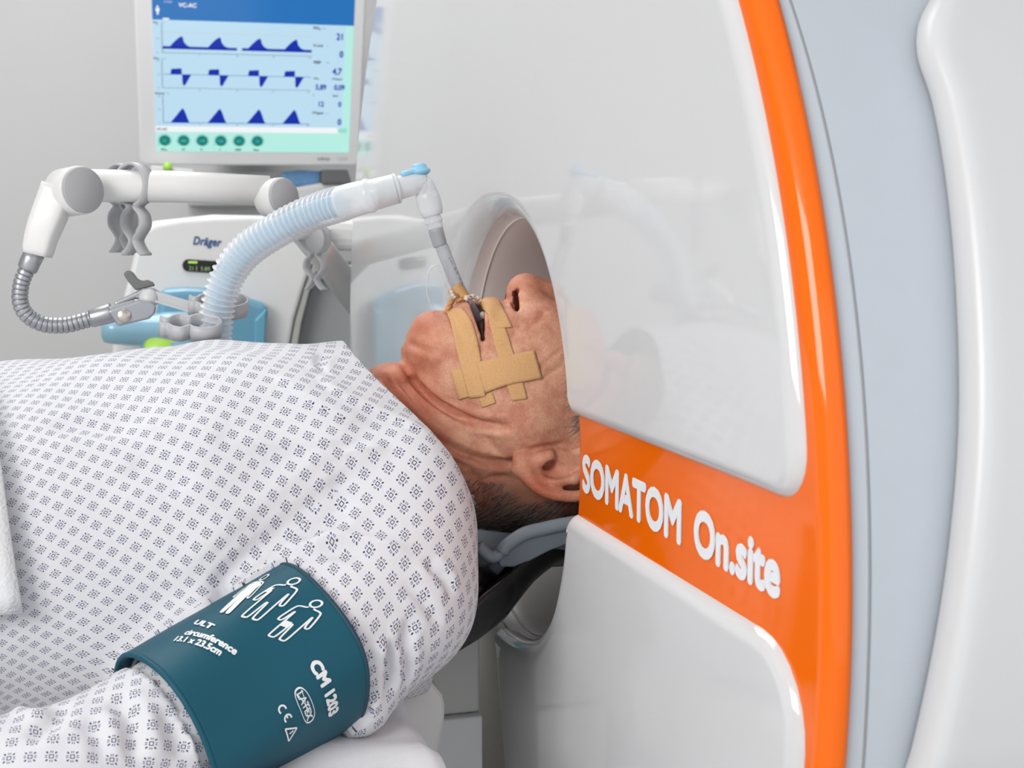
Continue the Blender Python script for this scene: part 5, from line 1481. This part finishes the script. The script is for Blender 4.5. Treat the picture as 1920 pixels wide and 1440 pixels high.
# pressure curve row
def wave(base, pts, xs, c=NAVY, layer=3):
    for x0 in xs: add2(poly([(x0 + x, sy(v)) for x, v in pts]), c, layer)
add2(rect2d(16, sy(88.5), 148, sy(83.5)), NAVY, 3); add2(rect2d(157, sy(88.5), 284, sy(83.5)), NAVY, 3)
xs4 = [29, 96, 168, 234]
wave(0, [(0, 87), (0, 84), (6, 77), (14, 69), (20, 65), (23, 66), (25, 75), (30, 81), (37, 84), (37, 87)], xs4)
add2(rect2d(16, sy(95.8), 286, sy(95)), INK, 3); add2(rect2d(16, sy(95), 16.8, sy(44)), INK, 3); add2(rect2d(16, sy(58.6), 286, sy(58)), (0.75, 0.45, 0.42), 2)
add2(rect2d(16, sy(135.8), 284, sy(135)), NAVY, 3)
wave(0, [(0, 135), (1.5, 126), (3, 125), (20, 124), (20, 135)], xs4)
wave(0, [(20.5, 135), (21, 152), (23, 156.5), (26, 155), (31, 146), (36, 137), (37, 135)], xs4)
add2(rect2d(14, sy(161.3), 284, sy(160.6)), INK, 3); add2(rect2d(14, sy(161), 14.8, sy(110)), INK, 3)
add2(rect2d(14, sy(227.6), 284, sy(226.6)), NAVY, 3); add2(rect2d(14, sy(227), 14.8, sy(176)), INK, 3)
wave(0, [(0, 227), (8, 217), (18, 204), (21, 200), (24, 200.5), (27, 207), (31, 219), (34, 226), (35, 227)], [27, 94, 166, 232])
for r_, (a, b) in enumerate([(44, 95), (110, 161), (176, 227)]):
    for k in range(10): add2(rect2d(13, sy(a + (b - a) * k / 9 + 0.3), 16, sy(a + (b - a) * k / 9 - 0.3)), INK, 3)
    for k in range(3): txt(str((20, 10, 0)[k]), 6, a + (b - a) * (k / 2) + 2, 3, INK, 0.0)
    for k in range(1, 5): txt(str(5 * k), 14 + 66 * k, b + 5, 3.2, INK, 0.0)
for s, x, v, h in [('Paw', 1, 42.5, 3.6), ('Flow', 0, 108, 3.6), ('Volumen', 0, 173, 3.6), ('FiO\u2082', 286, 44.5, 5), ('% Leck', 287, 77, 4.6), ('PEEP', 288, 109, 5), ('MVe', 289, 139.5, 3.6), ('MVespon', 324, 139.5, 3.6), ('f', 289, 172, 3.6), ('fspon', 326, 172, 3.6), ('VTspon', 288, 207, 5), ('VC-AC', 2, 242, 4.6)]:
    txt(s, x, v, h, INK, 0.05)
for s, x, v in [('vol%', 302, 44), ('mbar', 311, 108), ('mbar', 14, 42), ('L/min', 14, 108), ('mL', 22, 173), ('mL', 314, 207), ('%', 312, 76.5)]: txt(s, x, v, 2.6, INK, 0.0)
for s, x, v, h in [('21', 329, 63, 12), ('0', 336, 96, 12), ('4,7', 324, 129, 12), ('5,89', 293, 159, 10), ('0,09', 328, 159, 10), ('12', 298, 192, 10), ('0', 337, 192, 10), ('0', 337, 228, 12)]: txt(s, x, v, h, (0.0, 0.035, 0.36), 0.045, 0.85)
txt('VC-AC', 46, 12, 7.5, WH, 0.03); txt('12:10:00', 20, 5, 3, WH, 0.0)
add2(disc2d(9.5, sy(12.5), 1.8, 14), WH, 3); add2(poly([(6.3, sy(15)), (12.7, sy(15)), (12.7, sy(21)), (11.3, sy(21)), (11, sy(27)), (8, sy(27)), (7.7, sy(21)), (6.3, sy(21))]), WH, 3)
add2(rect2d(18, sy(35.5), 29, sy(32.5)), WH, 3)
for k, (n_, v_) in enumerate([('FiO\u2082', '21'), ('VT', '500'), ('Ti', '1,70'), ('f', '12,0'), ('PEEP', '5,0'), ('Flow', '35')]):
    x = 16 + 34 * k; add2(disc2d(x, sy(262), 10.5, 28), TEALC, 3); add2(ring2d(x, sy(262), 12.3, 0.7, 30, math.radians(-50), math.radians(230)), (0.12, 0.40, 0.36), 3)
    txt(v_, x - 1.6 * len(v_), 264.5, 4.5, (0.18, 0.62, 0.52), 0.0, 1.0, 5); txt(n_, x - 1.6 * len(n_) - 1, 281.5, 4, INK, 0.05)
    add2(disc2d(x - 12.8 * math.cos(0.3 * (k % 3)), sy(262) - 9 * (1 if k in (0, 3) else 0.2), 0.9, 10), INK, 4)
V = []; F = []; mi = []; n0 = 0
for v_, f_, m in PX:
    V.append(v_); F += [[i + n0 for i in q] for q in f_]; mi += [m] * len(f_); n0 += len(v_)
mats = [t[1] for t in sorted(pal.values(), key=lambda t: t[0])]
me_ = bpy.data.meshes.new('screen'); me_.from_pydata((np.concatenate(V) - ORG[mo.name]).tolist(), [], F)
for m in mats: me_.materials.append(m)
me_.polygons.foreach_set('material_index', mi); me_.update()
scr = bpy.data.objects.new('screen', me_); col.objects.link(scr); scr.parent = mo; scr['label'] = 'lit screen with blue curves and numbers'
# printed name, green knob, key strip, neck
def mo_text(s, x, v, h, b, mat, name, shear=0.0, sx=1.0):
    V, F = boldtext(s, b, 6, shear=shear) if b else text2d(s, 1.0, 0, shear=shear)
    return mk(name, [mp_(x + p[0] * h / 0.72 * sx, sy(v) + p[1] * h / 0.72, 0.0006 + 0.03 * p[2]) for p in V], F, mat, mo, smooth=False)
mo_text('infinity', 300, 300, 7, 0.03, INKG, 'model_lettering', 0.2, 0.95); mo_text('C500', 338, 300, 7, 0.0, M('print_pale_grey', (0.58, 0.59, 0.6), 0.5), 'model_lettering', 0.2, 0.95)
mk('key_strip', *slab([(283, 310), (363, 318), (363, 330), (283, 326)], 3.355, 0.03), WPLA, mo, smooth=False, bevel=0.003)
mk('green_knob', *lathe(Y(314, 313, 3.35), (0, -1, 0.1), [(0, 0.011), (0.008, 0.0112), (0.012, 0.009), (0.013, 0.0005)], 24), GREEN, mo)
mk('neck', *slab([(604, 318), (652, 318), (660, 345), (604, 345)], 3.42, 0.06), M('monitor_neck', (0.13, 0.13, 0.135), 0.5), mo, smooth=False, bevel=0.004)
mk('neck_arm', *slab([(548, 352), (600, 343), (720, 340), (720, 372), (640, 378), (560, 400)], 3.43, 0.08), WPLA2, mo, smooth=False, bevel=0.01)
mk('wall_mount', *slab([(420, 150), (520, 150), (520, 250), (420, 250)], 3.42, 0.48), WPLA2, mo, smooth=False, bevel=0.005)
o = mk('blue_bag', *slab([(527, 322), (560, 318), (603, 320), (606, 344), (580, 349), (548, 352), (530, 344)], 3.5, 0.04), BLUEF, smooth=False, bevel=0.008)
tag(o, 'blurred blue film bag hanging behind, under the monitor edge', 'bag')
o = mk('supply_box', *slab([(356, 324), (520, 322), (520, 372), (480, 385), (356, 385)], 3.79, 0.11), M('supply_white', (0.66, 0.67, 0.68), 0.5), smooth=False, bevel=0.006)
tag(o, 'pale box on the wall behind the arm, below the monitor', 'box')
